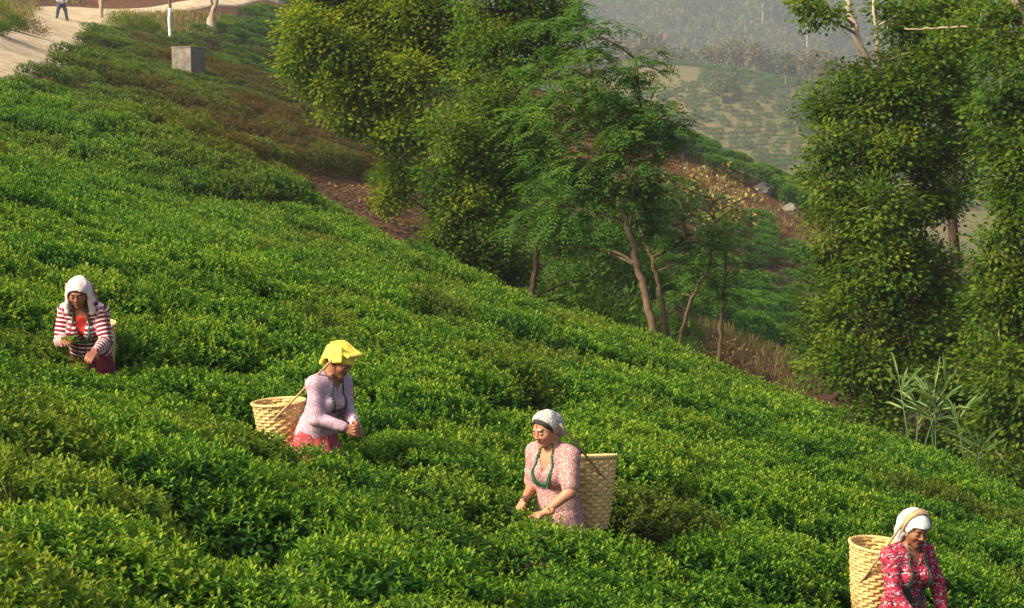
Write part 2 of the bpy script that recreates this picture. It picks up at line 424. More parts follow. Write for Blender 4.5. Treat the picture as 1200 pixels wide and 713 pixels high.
def inside(poly, x, y):
    c = np.zeros(len(x), bool); n = len(poly)
    for a in range(n):
        x0, y0 = poly[a]; x1, y1 = poly[(a + 1) % n]
        hit = ((y0 > y) != (y1 > y)) & (x < (x1 - x0) * (y - y0) / (y1 - y0 + 1e-12) + x0)
        c ^= hit
    return c
def xy(*pts): return [tuple(at(*p)[:2]) for p in pts]
E2 = [tuple(at(*e)[:2]) for e in EDGE]
near_poly = [(-45, 3.5), (12, 3.5), (14, 20)] + [(x + .25, y + .5) for x, y in E2] + xy((330, 190, 53), (350, 190, 56), (400, 212, 55), (440, 190, 66), (470, 160, 96), (540, 130, 106), (560, 40, 124), (420, 5, 137), (318, 8, 125), (240, 24, 108), (175, 30, 100), (112, 30, 96), (78, 36, 92), (62, 58, 76), (48, 76, 64), (-20, 92, 56), (-90, 118, 50)) + [(-45, 40)]
spur_poly = xy((700, 330, 66), (780, 352, 67), (830, 372, 63), (900, 402, 61), (975, 425, 61), (1010, 360, 80), (955, 312, 92), (900, 270, 95), (850, 242, 95), (800, 214, 97), (740, 190, 96), (680, 260, 78))
crest_poly = xy((690, 150, 101), (800, 190, 103), (860, 210, 104), (930, 250, 104), (985, 290, 105), (1010, 290, 116), (930, 232, 118), (840, 192, 116), (760, 160, 114), (690, 130, 112))

WOMEN = [(103, 14.6), (372, 13.3), (651, 12.6), (1060, 12.6)]           # photo column of the feet, distance
WXY = [((px - 600) / F * d, d) for px, d in WOMEN]
def grid_pts(x0, x1, y0, y1, dx, dy, jx, jy, rot=0.0):
    gy = np.arange(y0, y1, dy); gx = np.arange(x0, x1, dx)
    X, Y = np.meshgrid(gx, gy); X = X + (np.arange(len(gy)) % 2)[:, None] * dx * .5
    X = X + rng.normal(0, jx, X.shape); Y = Y + rng.normal(0, jy, Y.shape) + .25 * np.sin(X * .45)
    c, s = math.cos(rot), math.sin(rot)
    return np.stack([(X * c - Y * s).ravel(), (X * s + Y * c).ravel()], 1)
def frame_ok(P, mx=160, my=170):
    q = proj(P); return (q[:, 0] > -mx) & (q[:, 0] < 1200 + mx) & (q[:, 1] > -80) & (q[:, 1] < 713 + my)

B = grid_pts(-45, 14, 4.5, 37, .86, 1.03, .11, .085)
B = np.concatenate([B, grid_pts(-45, 14, 37.2, 140, 1.62, 1.32, .25, .14)])
B = B[inside(near_poly, B[:, 0], B[:, 1])]
Z = H(B[:, 0], B[:, 1])
B = B[frame_ok(np.column_stack([B, Z + .7]))]
dpath = np.sqrt(((B[:, None] - PATHXY[None]) ** 2).sum(-1)).min(1)
B = B[dpath > np.where(B[:, 1] > 95, 2.2, 1.9)]
B = B[(rng.uniform(0, 1, len(B)) > .02) & (B[:, 1] > 7.1)]
for hx, hy, hr_ in ((-.55, 10.75, .5), (.2, 16.7, .5), (-2.5, 15.3, .45), (2.5, 18.2, .45), (1.7, 14.6, .4)): B = B[np.hypot(B[:, 0] - hx, B[:, 1] - hy) > hr_]   # missing bushes
for wx, wy in WXY:                                                        # room for the pickers, a bush in front of each
    B = B[np.hypot(B[:, 0] - wx, B[:, 1] - wy) > .56]
    if wy < 20:
        B = B[np.hypot(B[:, 0] - wx, B[:, 1] - (wy - .74)) > .5]
        B = np.concatenate([B, [[wx + rng.uniform(-.1, .1), wy - .76]]])
wx, wy = WXY[0]; B = np.concatenate([B, [[wx + .66, wy - .1]]])
_tk = at(221, 70, 74)[:2]; B = B[np.hypot(B[:, 0] - _tk[0], B[:, 1] - _tk[1]) > .95]
B = np.concatenate([B, [[_tk[0] - .75, _tk[1] - .85], [_tk[0] + .05, _tk[1] - .9], [_tk[0] + .85, _tk[1] - .7], [_tk[0] - 1.2, _tk[1] + .1]]])
S1 = grid_pts(-12, 40, 55, 100, 1.7, 1.75, .22, .22, -.15)
S1 = S1[inside(spur_poly, S1[:, 0], S1[:, 1])]
S2 = grid_pts(0, 45, 95, 125, 1.9, 1.8, .35, .35); S2 = S2[inside(crest_poly, S2[:, 0], S2[:, 1])]; S2 = S2[rng.uniform(0, 1, len(S2)) > .2]
S3 = grid_pts(-70, 260, 380, 640, 4.4, 5.0, .7, .8, .2); S3 = S3[(wav(S3[:, 0], S3[:, 1], 90, 21) > -.3) & (S3[:, 0] < 160) & (S3[:, 0] > -40)]

def tints(P, zone):
    q = proj(P); n = len(P)
    px, py = q[:, 0], q[:, 1]
    t = np.zeros(n); fr = np.zeros(n)
    nz = wav(P[:, 0], P[:, 1], 9, 31)
    if zone == 1:
        br = np.exp(-((px - 330) / 130) ** 2 - ((py - 165) / 65) ** 2) * .75 + .4 * np.exp(-((px - 210) / 170) ** 2 - ((py - 90) / 50) ** 2) + .35 * np.exp(-((px - 330) / 200) ** 2 - ((py - 230) / 40) ** 2)
        green = (P[:, 1] > 88) & (px > 235)
        t = np.where(green, 0, br * (1.05 + .7 * nz)) + np.where(P[:, 1] > 24, .12, 0) * (nz > .1)
        fr = np.where(P[:, 1] < 22, .07 * nz + .05, np.where(P[:, 1] < 40, .02 + .05 * nz, -.06 + .05 * nz))
        fr = fr + .10 * smooth(350, 0, px) * smooth(480, 640, py) - .05 * smooth(700, 1200, px)
        fr = np.where(green, -.14, fr)
    elif zone == 2: fr[:] = -.08; t[:] = 0
    elif zone == 3: fr[:] = -.05; t[:] = .05
    else: fr[:] = -.05; t[:] = .1
    t = t + rng.uniform(0, 1, n) ** 6 * .5 * (zone == 1)
    return np.clip(t, 0, 1), fr + rng.normal(0, .03, n) + (.035 if zone == 1 else 0)
ALL = []
for zone, Pxy in ((1, B), (2, S1), (3, S2), (4, S3)):
    Zg = H(Pxy[:, 0], Pxy[:, 1]); P = np.column_stack([Pxy, Zg])
    t, fr = tints(P, zone); N = Hn(Pxy[:, 0], Pxy[:, 1])
    q = proj(P + [0, 0, .7]); mg = np.minimum(700 * 2333 / 2333 * .8 / np.maximum(P[:, 1], 1) * 4, 300); vis = (q[:, 0] > -mg) & (q[:, 0] < 1200 + mg) & (q[:, 1] > -10) & (q[:, 1] < 720 + mg * .8)
    for k in range(len(P)): ALL.append((P[k], N[k], t[k], fr[k], zone, bool(vis[k])))
ALL.sort(key=lambda a: (not (a[5] and a[4] == 1), a[0][1]))
def bush_rot(n, spin, k=.85):
    n = Vector((n[0] * k, n[1] * k, 1)).normalized()
    return (Vector((0, 0, 1)).rotation_difference(n).to_matrix() @ Matrix.Rotation(spin, 3, 'Z')).to_euler()
GROUP_TEA = 'tea bushes on the slope'
WDESC = ['the picker in stripes', 'the picker in yellow headcloth', 'the picker in pink dress', 'the picker in red print']
_te = np.linspace(0, len(E2) - 1, 80); E2F = [(float(np.interp(q, range(len(E2)), [e[0] for e in E2])), float(np.interp(q, range(len(E2)), [e[1] for e in E2]))) for q in _te]
rest = []
mid_src = []
rr = random.Random(5)
for k, (P, N, t, fr, zone, vis) in enumerate(ALL):
    spin = rr.choice((0, math.pi)) + rr.gauss(0, .3); s = rr.uniform(.92, 1.14); sz = rr.uniform(.88, 1.1)
    rot = bush_rot(N, spin)
    for (wx, wy), f_ in zip(WXY, (.82, .87, .95, .95)):
        if -2.3 < P[1] - wy < .2 and abs(P[0] - wx) < 1.25: sz = min(sz, 1.0) * (f_ if abs(P[0] - wx) < .62 or (f_ < .83 and P[0] < wx + .3) else .95)
    sx = s * 1.12 if P[1] < 37 else s * 1.32
    if zone == 1 and P[1] > 37: s *= 1.02; sx = s * 1.36
    if zone == 3: s *= 1.5; sz *= 1.25; sx = s
    if zone == 2: s *= 1.08; sx = s * 1.1
    if zone == 4: s *= 2.4; sz *= 1.8; sx = s
    if k < 300:
        far = P[1] > 21
        me = rr.choice(MID) if far else rr.choice(HI)
        o = obj('tea_bush', me, loc=P); o.rotation_euler = rot; o.scale = (sx, s, sz)
        o['tint'] = float(t); o['fresh'] = float(fr)
        tone_ = 'bronze-tinged' if t > .22 else 'yellow-green' if fr > .12 else 'deep green' if fr < .03 else 'mid green'
        dw = [math.hypot(P[0] - wx, P[1] - wy) for wx, wy in WXY]; w = int(np.argmin(dw))
        de = min(math.hypot(P[0] - ex, P[1] - ey) for ex, ey in E2F)
        if dw[w] < 1.15: lab = tone_ + ' tea bush growing right beside ' + WDESC[w]
        elif dw[w] < 2.3: lab = tone_ + ' tea bush a step ' + ('in front of ' if P[1] < WXY[w][1] else 'behind ') + WDESC[w]
        elif de < 1.8: lab = tone_ + ' tea bush on the edge of the field above the gully'
        elif P[1] > 27: lab = tone_ + ' clipped tea bush high on the slope below the path'
        elif dw[w] < 5: lab = tone_ + ' tea bush a few steps from ' + WDESC[w]
        else: lab = tone_ + ' flat-topped tea bush in the open middle of the field'
        tag(o, lab, 'tea bush', GROUP_TEA)
        if not far:
            st = obj('woody_stems', rr.choice(STEM), parent=o)
        elif len(mid_src) < 5 and me not in [q.data for q in mid_src]: mid_src.append(o)
    else:
        rest.append((P, rot, (sx, s, sz), t, fr, zone))

def scatter(name, recs, sources, label, cat):
    n = len(recs)
    me = bpy.data.meshes.new(name); me.vertices.add(n)
    me.vertices.foreach_set('co', np.array([r[0] for r in recs], np.float32).ravel())
    for key, ty, fld in (('rot', 'FLOAT_VECTOR', 1), ('scl', 'FLOAT_VECTOR', 2)):
        me.attributes.new(key, ty, 'POINT').data.foreach_set('vector', np.array([tuple(r[fld]) for r in recs], np.float32).ravel())
    for key, fld in (('tint', 3), ('fresh', 4)):
        me.attributes.new(key, 'FLOAT', 'POINT').data.foreach_set('value', np.array([r[fld] for r in recs], np.float32))
    me.attributes.new('pick', 'INT', 'POINT').data.foreach_set('value', np.array([rr.randrange(len(sources)) for _ in recs], np.int32))
    o = obj(name, me)
    ng = bpy.data.node_groups.new(name, 'GeometryNodeTree')
    ng.interface.new_socket('Geometry', in_out='INPUT', socket_type='NodeSocketGeometry')
    ng.interface.new_socket('Geometry', in_out='OUTPUT', socket_type='NodeSocketGeometry')
    gi = ng.nodes.new('NodeGroupInput'); go = ng.nodes.new('NodeGroupOutput')
    jn = ng.nodes.new('GeometryNodeJoinGeometry')
    for s in reversed(sources):
        on = ng.nodes.new('GeometryNodeObjectInfo'); on.inputs['Object'].default_value = s; on.inputs['As Instance'].default_value = True
        on.transform_space = 'ORIGINAL'
        ng.links.new(on.outputs['Geometry'], jn.inputs[0])
    ip = ng.nodes.new('GeometryNodeInstanceOnPoints'); ip.inputs['Pick Instance'].default_value = True
    def na(nm, ty):
        a = ng.nodes.new('GeometryNodeInputNamedAttribute'); a.data_type = ty; a.inputs[0].default_value = nm; return a.outputs[0]
    ng.links.new(gi.outputs[0], ip.inputs['Points']); ng.links.new(jn.outputs[0], ip.inputs['Instance'])
    ng.links.new(na('pick', 'INT'), ip.inputs['Instance Index'])
    e2r = ng.nodes.new('FunctionNodeEulerToRotation'); ng.links.new(na('rot', 'FLOAT_VECTOR'), e2r.inputs[0])
    ng.links.new(e2r.outputs[0], ip.inputs['Rotation']); ng.links.new(na('scl', 'FLOAT_VECTOR'), ip.inputs['Scale'])
    ng.links.new(ip.outputs[0], go.inputs[0])
    md = o.modifiers.new('scatter', 'NODES'); md.node_group = ng
    return tag(o, label, cat, kind='stuff')
# a few of the individuals on the slope use the coarse variants that the far mass repeats
low_src = []
cands = [o for o in bpy.data.objects if o.name.startswith('tea_bush') and o.location.y > 25]
for me, o in zip(LOW, cands[-len(LOW):]): o.data = me; low_src.append(o)
scatter('distant_tea_bushes', rest, low_src, 'mass of clipped tea bushes covering the slopes farther off', 'tea bushes')

# ------------------------------------------------------------------ trees
def tree(name, label, cat, trunks, blobs, mat, bark, leaf='broad', lsize=.13, dens=1.0, seed=1, group=None, limbs=True, depth=.8, tone=0.0, nl=74, nmin=6):
    """trunks: lists of (px, py, d, radius m); the lowest is carried on down to the ground. blobs: (px, py, rx px, ry px, d)"""
    r = np.random.default_rng(seed)
    T = []
    for tr in trunks:
        P = np.array([at(a, b, c) for a, b, c, _ in tr]); R = np.array([q[3] for q in tr])
        gz = H1(P[0][0], P[0][1])
        if tr is trunks[0]: base = np.array([P[0][0], P[0][1], gz])
        if tr is trunks[0] and P[0][2] > gz + .05:
            g = P[0] + (P[0] - P[1]) * 0.15; g[2] = H1(g[0], g[1]) - .25
            P = np.concatenate([[g], P]); R = np.concatenate([[R[0] * 1.25], R])
        t = np.linspace(0, len(P) - 1, len(P) * 5); k = np.arange(len(P))
        PP = np.stack([np.interp(t, k, P[:, c]) for c in range(3)], 1); RR = np.interp(t, k, R)
        for _ in range(3): PP[1:-1] = (PP[:-2] + 2 * PP[1:-1] + PP[2:]) / 4
        PP[1:-1] += r.normal(0, .015, PP[1:-1].shape)
        T.append((PP, RR))
    root = empty(name, base)
    tag(root, label, cat, group)
    mb = MB()
    for PP, RR in T: mb.tube(PP - base, RR, 9)
    obj('trunk', mb.mesh('trunk'), bark, root)
    allP = np.concatenate([p for p, _ in T]); allR = np.concatenate([q for _, q in T])
    lb = MB(); VV, QQ, LR = [], [], []; nb = 0
    for (px, py, rx, ry, d) in blobs:
        c = at(px, py, d); s = d / F; a, b = rx * s, ry * s; dy = (a + b) / 2 * depth
        cand = np.linalg.norm((allP - c) * np.array([1, 1, .8]), axis=1) + np.maximum(allP[:, 2] - c[2] + .2, 0) * 3
        kk = int(np.argmin(cand)); p0 = allP[kk]
        mid = (p0 + c) / 2 + np.array([0, 0, .12 * np.linalg.norm(c - p0)]) + r.normal(0, .08, 3)
        tt = np.linspace(0, 1, 7)[:, None]; limb = (1 - tt) ** 2 * p0 + 2 * tt * (1 - tt) * mid + tt ** 2 * c
        r0 = max(.02, min(allR[kk] * .5, .032))
        if limbs: lb.tube(limb - base, np.linspace(r0, .012, 7), 6)
        area = 4 * math.pi * ((a * b) ** 1.6 / 3 + 2 * ((a * dy) ** 1.6) / 3) ** (1 / 1.6)
        ncl = max(nmin, int(area * 8.0 * dens))
        u = nrm(r.normal(0, 1, (ncl, 3))); rad = r.uniform(.30, 1.08, ncl) ** .6
        C = c + u * rad[:, None] * np.array([a, dy, b]) + r.normal(0, .06, (ncl, 3))
        for q in C[:: 3]:
            lb.tube(np.array([c + (q - c) * .1, c + (q - c) * .6 + [0, 0, .05], q]) - base, [.014, .009, .004], 4, False)
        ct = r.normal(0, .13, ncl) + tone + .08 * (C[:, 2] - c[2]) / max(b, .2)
        if leaf == 'broad':
            own = np.repeat(np.arange(ncl), nl); n = len(own)
            off = r.normal(0, 1, (n, 3)) * np.array([.175, .175, .115]) * (lsize / .11)
            P = C[own] + off
            D = nrm(off * np.array([1, 1, .6]) * 5 + u[own] * .5 + np.array([0, 0, -.35]) + r.normal(0, .45, (n, 3)))
            N = nrm(np.array([0, 0, .55]) + r.normal(0, .32, (n, 3)) + u[own] * .6 + off * 3.6)
            L = lsize * r.uniform(.7, 1.3, n); Wd = L * r.uniform(.5, .64, n)
        else:      # whorls of drooping pinnate fronds
            nf, npair = 7, 6
            f_own = np.repeat(np.arange(ncl), nf); nfr = len(f_own)
            az = r.uniform(0, 6.28, nfr); el = r.uniform(-.35, .55, nfr)
            fd = np.stack([np.cos(az) * np.cos(el), np.sin(az) * np.cos(el), np.sin(el)], 1)
            fd = nrm(fd + u[f_own] * .45)
            fl = lsize * 3.6 * r.uniform(.75, 1.2, nfr)
            own_f = np.repeat(np.arange(nfr), npair * 2); n = len(own_f)
            t = np.tile(np.repeat(np.linspace(.18, 1, npair), 2), nfr); sd = np.tile([1, -1], nfr * npair)
            P = C[f_own][own_f] + fd[own_f] * (fl[own_f] * t)[:, None]; P[:, 2] -= (t ** 2) * fl[own_f] * .38
            side = nrm(np.cross(fd, [0, 0, 1]))[own_f] * sd[:, None]
            D = nrm(side + fd[own_f] * .75 + np.array([0, 0, -.5]) * (.4 + t)[:, None] + r.normal(0, .12, (n, 3)))
            N = nrm(np.array([0, 0, 1.0]) + fd[own_f] * .4 + r.normal(0, .15, (n, 3)))
            L = lsize * r.uniform(.8, 1.15, n) * (1.1 - .35 * t); Wd = L * .36
            own = f_own[own_f]
        V, Q, cc = leaf_geo(P, D, N, L, Wd)
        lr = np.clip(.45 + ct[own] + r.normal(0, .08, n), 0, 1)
        VV.append(V - base); QQ.append(Q + nb); nb += len(V); LR.append(np.repeat(lr, cc))
    if lb.n: obj('limbs', lb.mesh('limbs'), bark, root)['kind'] = 'stuff'
    cr = obj('crown', mesh_np('crown', np.concatenate(VV), [np.concatenate(QQ)], {'lr': np.concatenate(LR)}), mat, root)
    cr['kind'] = 'stuff'
    return root

def column(px0, px1, py0, py1, n, rx, ry, d, seed, dj=1.2):
    r = np.random.default_rng(seed); o = []
    for k in range(n):
        t = (k + .5) / n
        o.append((r.uniform(px0, px1), py0 + (py1 - py0) * t + r.uniform(-8, 8), rx * r.uniform(.8, 1.2), ry * r.uniform(.8, 1.2), d + r.uniform(-dj, dj)))
    return o
# big tree left of the gully
tree('broadleaf_tree', 'tall yellow-green broadleaf tree spreading over the bronze tea slope', 'tree',
     [[(520, 330, 45, .17), (508, 265, 45, .15), (494, 190, 45, .14), (490, 90, 45, .12), (500, -20, 45, .10), (505, -120, 45, .06)]],
     [(362, 36, 32, 26, 43), (400, 14, 40, 30, 44), (350, 70, 22, 18, 43), (395, 62, 36, 28, 43), (378, 104, 24, 18, 43), (428, 96, 36, 28, 43), (412, 134, 26, 20, 43),
      (440, 40, 42, 36, 44), (448, 140, 24, 18, 43.5), (480, 92, 34, 30, 43), (485, 20, 46, 38, 44), (474, 150, 28, 24, 43), (530, 50, 42, 40, 44.5), (470, 205, 22, 26, 44), (455, 232, 20, 14, 44),
      (440, -40, 60, 40, 45), (520, -50, 60, 44, 45), (380, -30, 40, 30, 44), (480, -110, 70, 40, 45)],
     M['yellowish'], M['bark'], lsize=.108, dens=1.25, seed=11, tone=-.06)
tree('broadleaf_tree', 'dense dark green broadleaf tree swathed in foliage down to its base', 'tree',
     [[(571, 340, 40.6, .16), (566, 290, 40.6, .14), (566, 200, 40.6, .13), (575, 100, 40.6, .11), (590, -20, 40.6, .09), (600, -110, 40.6, .05)]],
     [(532, 158, 34, 30, 38), (520, 205, 30, 28, 38), (545, 250, 42, 34, 38), (520, 285, 24, 22, 38), (570, 285, 40, 30, 38.5), (590, 230, 34, 32, 39), (560, 190, 34, 32, 38.5), (596, 180, 34, 34, 39.5),
      (560, 130, 36, 34, 39), (600, 120, 40, 36, 40), (570, 70, 44, 40, 40), (620, 60, 44, 40, 41), (590, 10, 56, 34, 40.5), (640, 20, 40, 26, 41), (620, 160, 34, 36, 40), (555, 312, 26, 14, 38.5), (600, 310, 26, 18, 39),
      (570, -50, 60, 40, 41), (640, -40, 44, 34, 41), (610, -110, 50, 30, 41)],
     M['midgreen'], M['bark_dark'], lsize=.092, dens=1.15, seed=12)
# feathery tree in the middle
tree('feathery_tree', 'slender tree with feathery drooping leaves leaning over the brown bank', 'tree',
     [[(776, 425, 34, .08), (768, 396, 34, .075), (757, 350, 34, .07), (748, 315, 34, .065), (738, 270, 34, .055), (722, 225, 34, .045), (706, 180, 34, .035), (700, 110, 34, .02)],
      [(738, 272, 34, .042), (744, 200, 34, .035), (752, 130, 34, .025), (745, 70, 34, .012)]],
     [(700, 45, 34, 22, 34), (655, 40, 32, 24, 34.5), (740, 78, 36, 22, 34), (690, 90, 40, 26, 33.5), (640, 90, 34, 26, 34.5), (762, 118, 34, 22, 34), (715, 135, 40, 24, 33.5), (660, 140, 38, 26, 34), (620, 145, 26, 24, 34.5),
      (775, 160, 28, 20, 34.5), (742, 180, 36, 24, 33.5), (690, 190, 38, 26, 34), (640, 195, 34, 26, 34.5), (765, 215, 30, 24, 34.5), (715, 240, 30, 22, 34), (668, 245, 34, 24, 34.5), (625, 240, 28, 24, 35), (700, 292, 26, 18, 34.5), (655, 292, 26, 20, 35), (765, 262, 24, 20, 35),
      (675, 15, 20, 12, 34.5), (720, 165, 34, 22, 35), (690, 130, 36, 26, 35.2), (660, 110, 34, 24, 35.5), (735, 205, 30, 22, 35), (700, 215, 34, 24, 35.2), (770, 140, 26, 18, 35)],
     M['pinnate'], M['bark'], leaf='pinnate', lsize=.115, dens=.98, seed=13)
tree('feathery_tree', 'small dark-stemmed feathery tree beneath the dense broadleaf tree', 'tree',
     [[(622, 360, 36, .06), (625, 330, 36, .055), (630, 290, 36, .045), (634, 262, 36, .03)]],
     [(640, 258, 32, 16, 36), (612, 268, 24, 14, 36), (665, 275, 22, 14, 36), (690, 330, 20, 16, 36.5), (660, 350, 18, 12, 36.5)],
     M['pinnate'], M['bark_dark'], leaf='pinnate', lsize=.12, dens=.7, seed=14, tone=.05)
tree('forked_tree', 'pale forked stem standing just behind the leaning feathery tree', 'tree',
     [[(782, 390, 37, .055), (777, 362, 37, .05), (770, 330, 37, .045), (764, 300, 37, .04), (752, 278, 37, .032), (744, 240, 37, .02)],
      [(764, 302, 37, .04), (790, 290, 37, .03), (808, 275, 37, .02)]],
     [(800, 262, 28, 22, 37), (812, 300, 24, 18, 37), (760, 235, 24, 20, 37.5), (830, 285, 22, 16, 37.5), (790, 225, 26, 20, 38)],
     M['pinnate'], M['bark'], leaf='pinnate', lsize=.12, dens=.8, seed=15, tone=-.1)
tree('thin_tree', 'thin bending sapling carrying withered yellow leaves at its top', 'tree',
     [[(796, 412, 38, .04), (800, 380, 38, .035), (812, 345, 38, .03), (832, 310, 38, .025), (838, 260, 38, .02), (830, 225, 38, .012)]],
     [(792, 218, 14, 9, 38), (812, 208, 12, 8, 38), (832, 212, 14, 9, 38), (858, 222, 16, 9, 38), (876, 232, 10, 7, 38), (838, 238, 12, 12, 38), (806, 238, 12, 9, 38), (864, 246, 12, 8, 38), (822, 260, 12, 9, 38)],
     M['dry_leaf'], M['bark'], lsize=.09, dens=.5, seed=16, tone=.36, nl=14, nmin=4)
tree('leafy_sapling', 'bushy green sapling growing in front of the tea on the spur', 'tree',
     [[(842, 420, 39, .05), (845, 380, 39, .04), (850, 320, 39, .03), (850, 280, 39, .02)]],
     [(850, 270, 28, 20, 39), (825, 320, 26, 20, 39), (860, 310, 26, 20, 39), (800, 345, 22, 14, 39), (845, 350, 22, 14, 39)],
     M['pinnate'], M['bark'], leaf='pinnate', lsize=.11, dens=.65, seed=17, tone=-.06)
# right hand trees
tree('broadleaf_tree', 'tall leafy tree with bare pale upper limbs at the gully mouth', 'tree',
     [[(1052, 560, 35, .22), (1046, 420, 35, .19), (1040, 280, 35, .16), (1030, 150, 35.4, .11), (1018, 80, 35.4, .075), (1004, 40, 35.4, .06), (990, -10, 35.4, .05), (975, -80, 35.4, .035)],
      [(1028, 140, 35.4, .05), (1030, 60, 35.4, .04), (1022, 10, 35.4, .03), (1030, -60, 35.4, .02)]],
     [(1000, 130, 40, 26, 35), (975, 170, 32, 26, 34.5), (1045, 120, 40, 30, 35), (1010, 190, 42, 32, 34.5), (1075, 170, 40, 34, 35.5), (970, 225, 36, 32, 34.5), (1030, 245, 46, 36, 34), (1090, 240, 40, 36, 35.5),
      (975, 290, 38, 32, 34.5), (1040, 310, 46, 38, 34), (1095, 315, 36, 36, 35), (960, 345, 30, 28, 35), (1005, 370, 44, 36, 34), (1065, 385, 44, 38, 34.5), (985, 430, 40, 34, 34), (1050, 450, 44, 36, 34), (955, 400, 26, 26, 35), (1020, 490, 40, 28, 33.5), (1100, 400, 36, 34, 35.5),
      (1070, 60, 36, 30, 36), (1110, 100, 32, 34, 36), (1040, 30, 22, 18, 35.5), (962, 18, 16, 9, 34.5), (945, 8, 12, 8, 34.5), (1085, 10, 36, 20, 36), (985, 85, 20, 14, 35), (1120, 150, 30, 30, 36), (1055, 85, 30, 24, 35), (1060, 15, 30, 20, 35.5), (1100, 55, 34, 26, 35.5), (1008, 95, 20, 14, 34.6), (960, 120, 18, 14, 35), (1125, 20, 30, 24, 36), (1045, 175, 36, 28, 34.6), (1075, 120, 34, 28, 35), (1000, 250, 36, 30, 34.4), (1060, 280, 36, 32, 34.4), (1010, 320, 36, 32, 34.2), (1100, 200, 30, 30, 35.5), (1020, 430, 36, 32, 33.8), (1080, 340, 34, 32, 34.6)],
     M['broad'], M['bark_pale'], lsize=.095, dens=1.05, seed=21, tone=.0)
tree('broadleaf_tree', 'large broadleaf tree with crooked pale bough beside the gully mouth', 'tree',
     [[(1225, 620, 31, .2), (1222, 480, 31, .18), (1218, 300, 31, .16), (1214, 120, 31.5, .10), (1206, 40, 31.5, .075), (1182, -15, 31.5, .06), (1150, -70, 31.5, .04)],
      [(1207, 42, 31.5, .035), (1150, 34, 31.8, .022), (1100, 32, 31.8, .016), (1060, 34, 32, .008)]],
     [(1180, 90, 32, 34, 31), (1215, 150, 40, 40, 31), (1175, 165, 28, 30, 31), (1200, 225, 40, 36, 31), (1175, 300, 34, 34, 31), (1220, 310, 40, 40, 31.5), (1170, 365, 38, 34, 31), (1210, 410, 44, 40, 31), (1160, 425, 36, 34, 31.5), (1190, 480, 44, 36, 31), (1150, 505, 30, 26, 31.5), (1230, 540, 44, 36, 31), (1180, 545, 36, 24, 30.5),
      (1150, 20, 20, 10, 31.5), (1115, 42, 16, 9, 32), (1230, 60, 40, 36, 31.5), (1260, 220, 46, 50, 32), (1270, 400, 46, 60, 32), (1200, 10, 26, 16, 31.5), (1170, 60, 30, 26, 31.5), (1165, 120, 26, 28, 31.3), (1190, 190, 34, 32, 30.8), (1195, 260, 34, 30, 30.8), (1190, 340, 36, 32, 30.8), (1160, 15, 26, 16, 32), (1185, 440, 40, 34, 30.6)],
     M['broad'], M['bark_pale'], lsize=.095, dens=1.15, seed=22, tone=.03)
tree('broadleaf_tree', 'shadowy broadleaf tree filling the space between the two right-hand trees', 'tree',
     [[(1125, 560, 41, .15), (1122, 430, 41, .13), (1118, 300, 41, .11), (1115, 150, 41, .08), (1110, 60, 41, .05)]],
     [(1120, 470, 44, 36, 40.5), (1090, 440, 34, 30, 40), (1150, 350, 26, 34, 41.5), (1120, 380, 34, 34, 41), (1130, 200, 26, 40, 41.5), (1125, 120, 30, 34, 41.5), (1120, 530, 40, 28, 39), (1065, 515, 34, 22, 38), (1140, 60, 32, 28, 42), (1110, 10, 40, 22, 42)],
     M['broad'], M['bark_dark'], lsize=.108, dens=.9, seed=23, tone=-.1)

# ------------------------------------------------------------------ shrubs in the gully and on the bank
def shrub_variant(seed, n, lsize, mat):
    r = np.random.default_rng(seed); ncl = 46
    u = nrm(r.normal(0, 1, (ncl, 3))); u[:, 2] = np.abs(u[:, 2]) * 1.0
    C = u * r.uniform(.35, 1.0, ncl)[:, None] ** .6 * np.array([.62, .62, .7]) + [0, 0, .22]
    own = np.repeat(np.arange(ncl), n // ncl); m_ = len(own)
    off = r.normal(0, 1, (m_, 3)) * np.array([.13, .13, .09]); P = C[own] + off
    D = nrm(off * 5 + u[own] * .8 + r.normal(0, .45, (m_, 3)) + [0, 0, -.1]); N = nrm(np.array([0, 0, 1.]) + r.normal(0, .45, (m_, 3)))
    L = lsize * r.uniform(.7, 1.3, m_); V, Q, c = leaf_geo(P, D, N, L, L * .42)
    lr = np.clip(.42 + r.normal(0, .1, ncl)[own] + r.normal(0, .12, m_), 0, 1)
    me = mesh_np('shrub_foliage', V, [Q], {'lr': np.repeat(lr, c)}); me.materials.append(mat)
    sb = MB()
    for k in range(7):
        q = C[k * 5]; sb.tube([(0, 0, -.15), q * .5 + [0, 0, .05], q], [.02, .012, .005], 5, False)
    sm = sb.mesh('shrub_stems'); sm.materials.append(M['bark_dark']); return me, sm
SH = {'green': shrub_variant(1, 5000, .062, M['broad']), 'feather': shrub_variant(2, 6000, .058, M['pinnate']), 'yellow': shrub_variant(3, 3600, .065, M['yellowish']), 'dry': shrub_variant(4, 1500, .09, M['dry_leaf'])}
def shrub(kind, px, d, wd, ht, label, name='shrub', py=None, group='shrubs in the gully'):
    p = at(px, 300, d); x, y = p[0], d; z = H1(x, y)
    me, sm = SH[kind]
    o = obj(name, me, loc=(x, y, z - .05)); o.rotation_euler = (0, 0, rr.uniform(0, 6.28)); o.scale = (wd, wd, ht)
    obj('stems', sm, parent=o); tag(o, label, 'shrub', group); return o
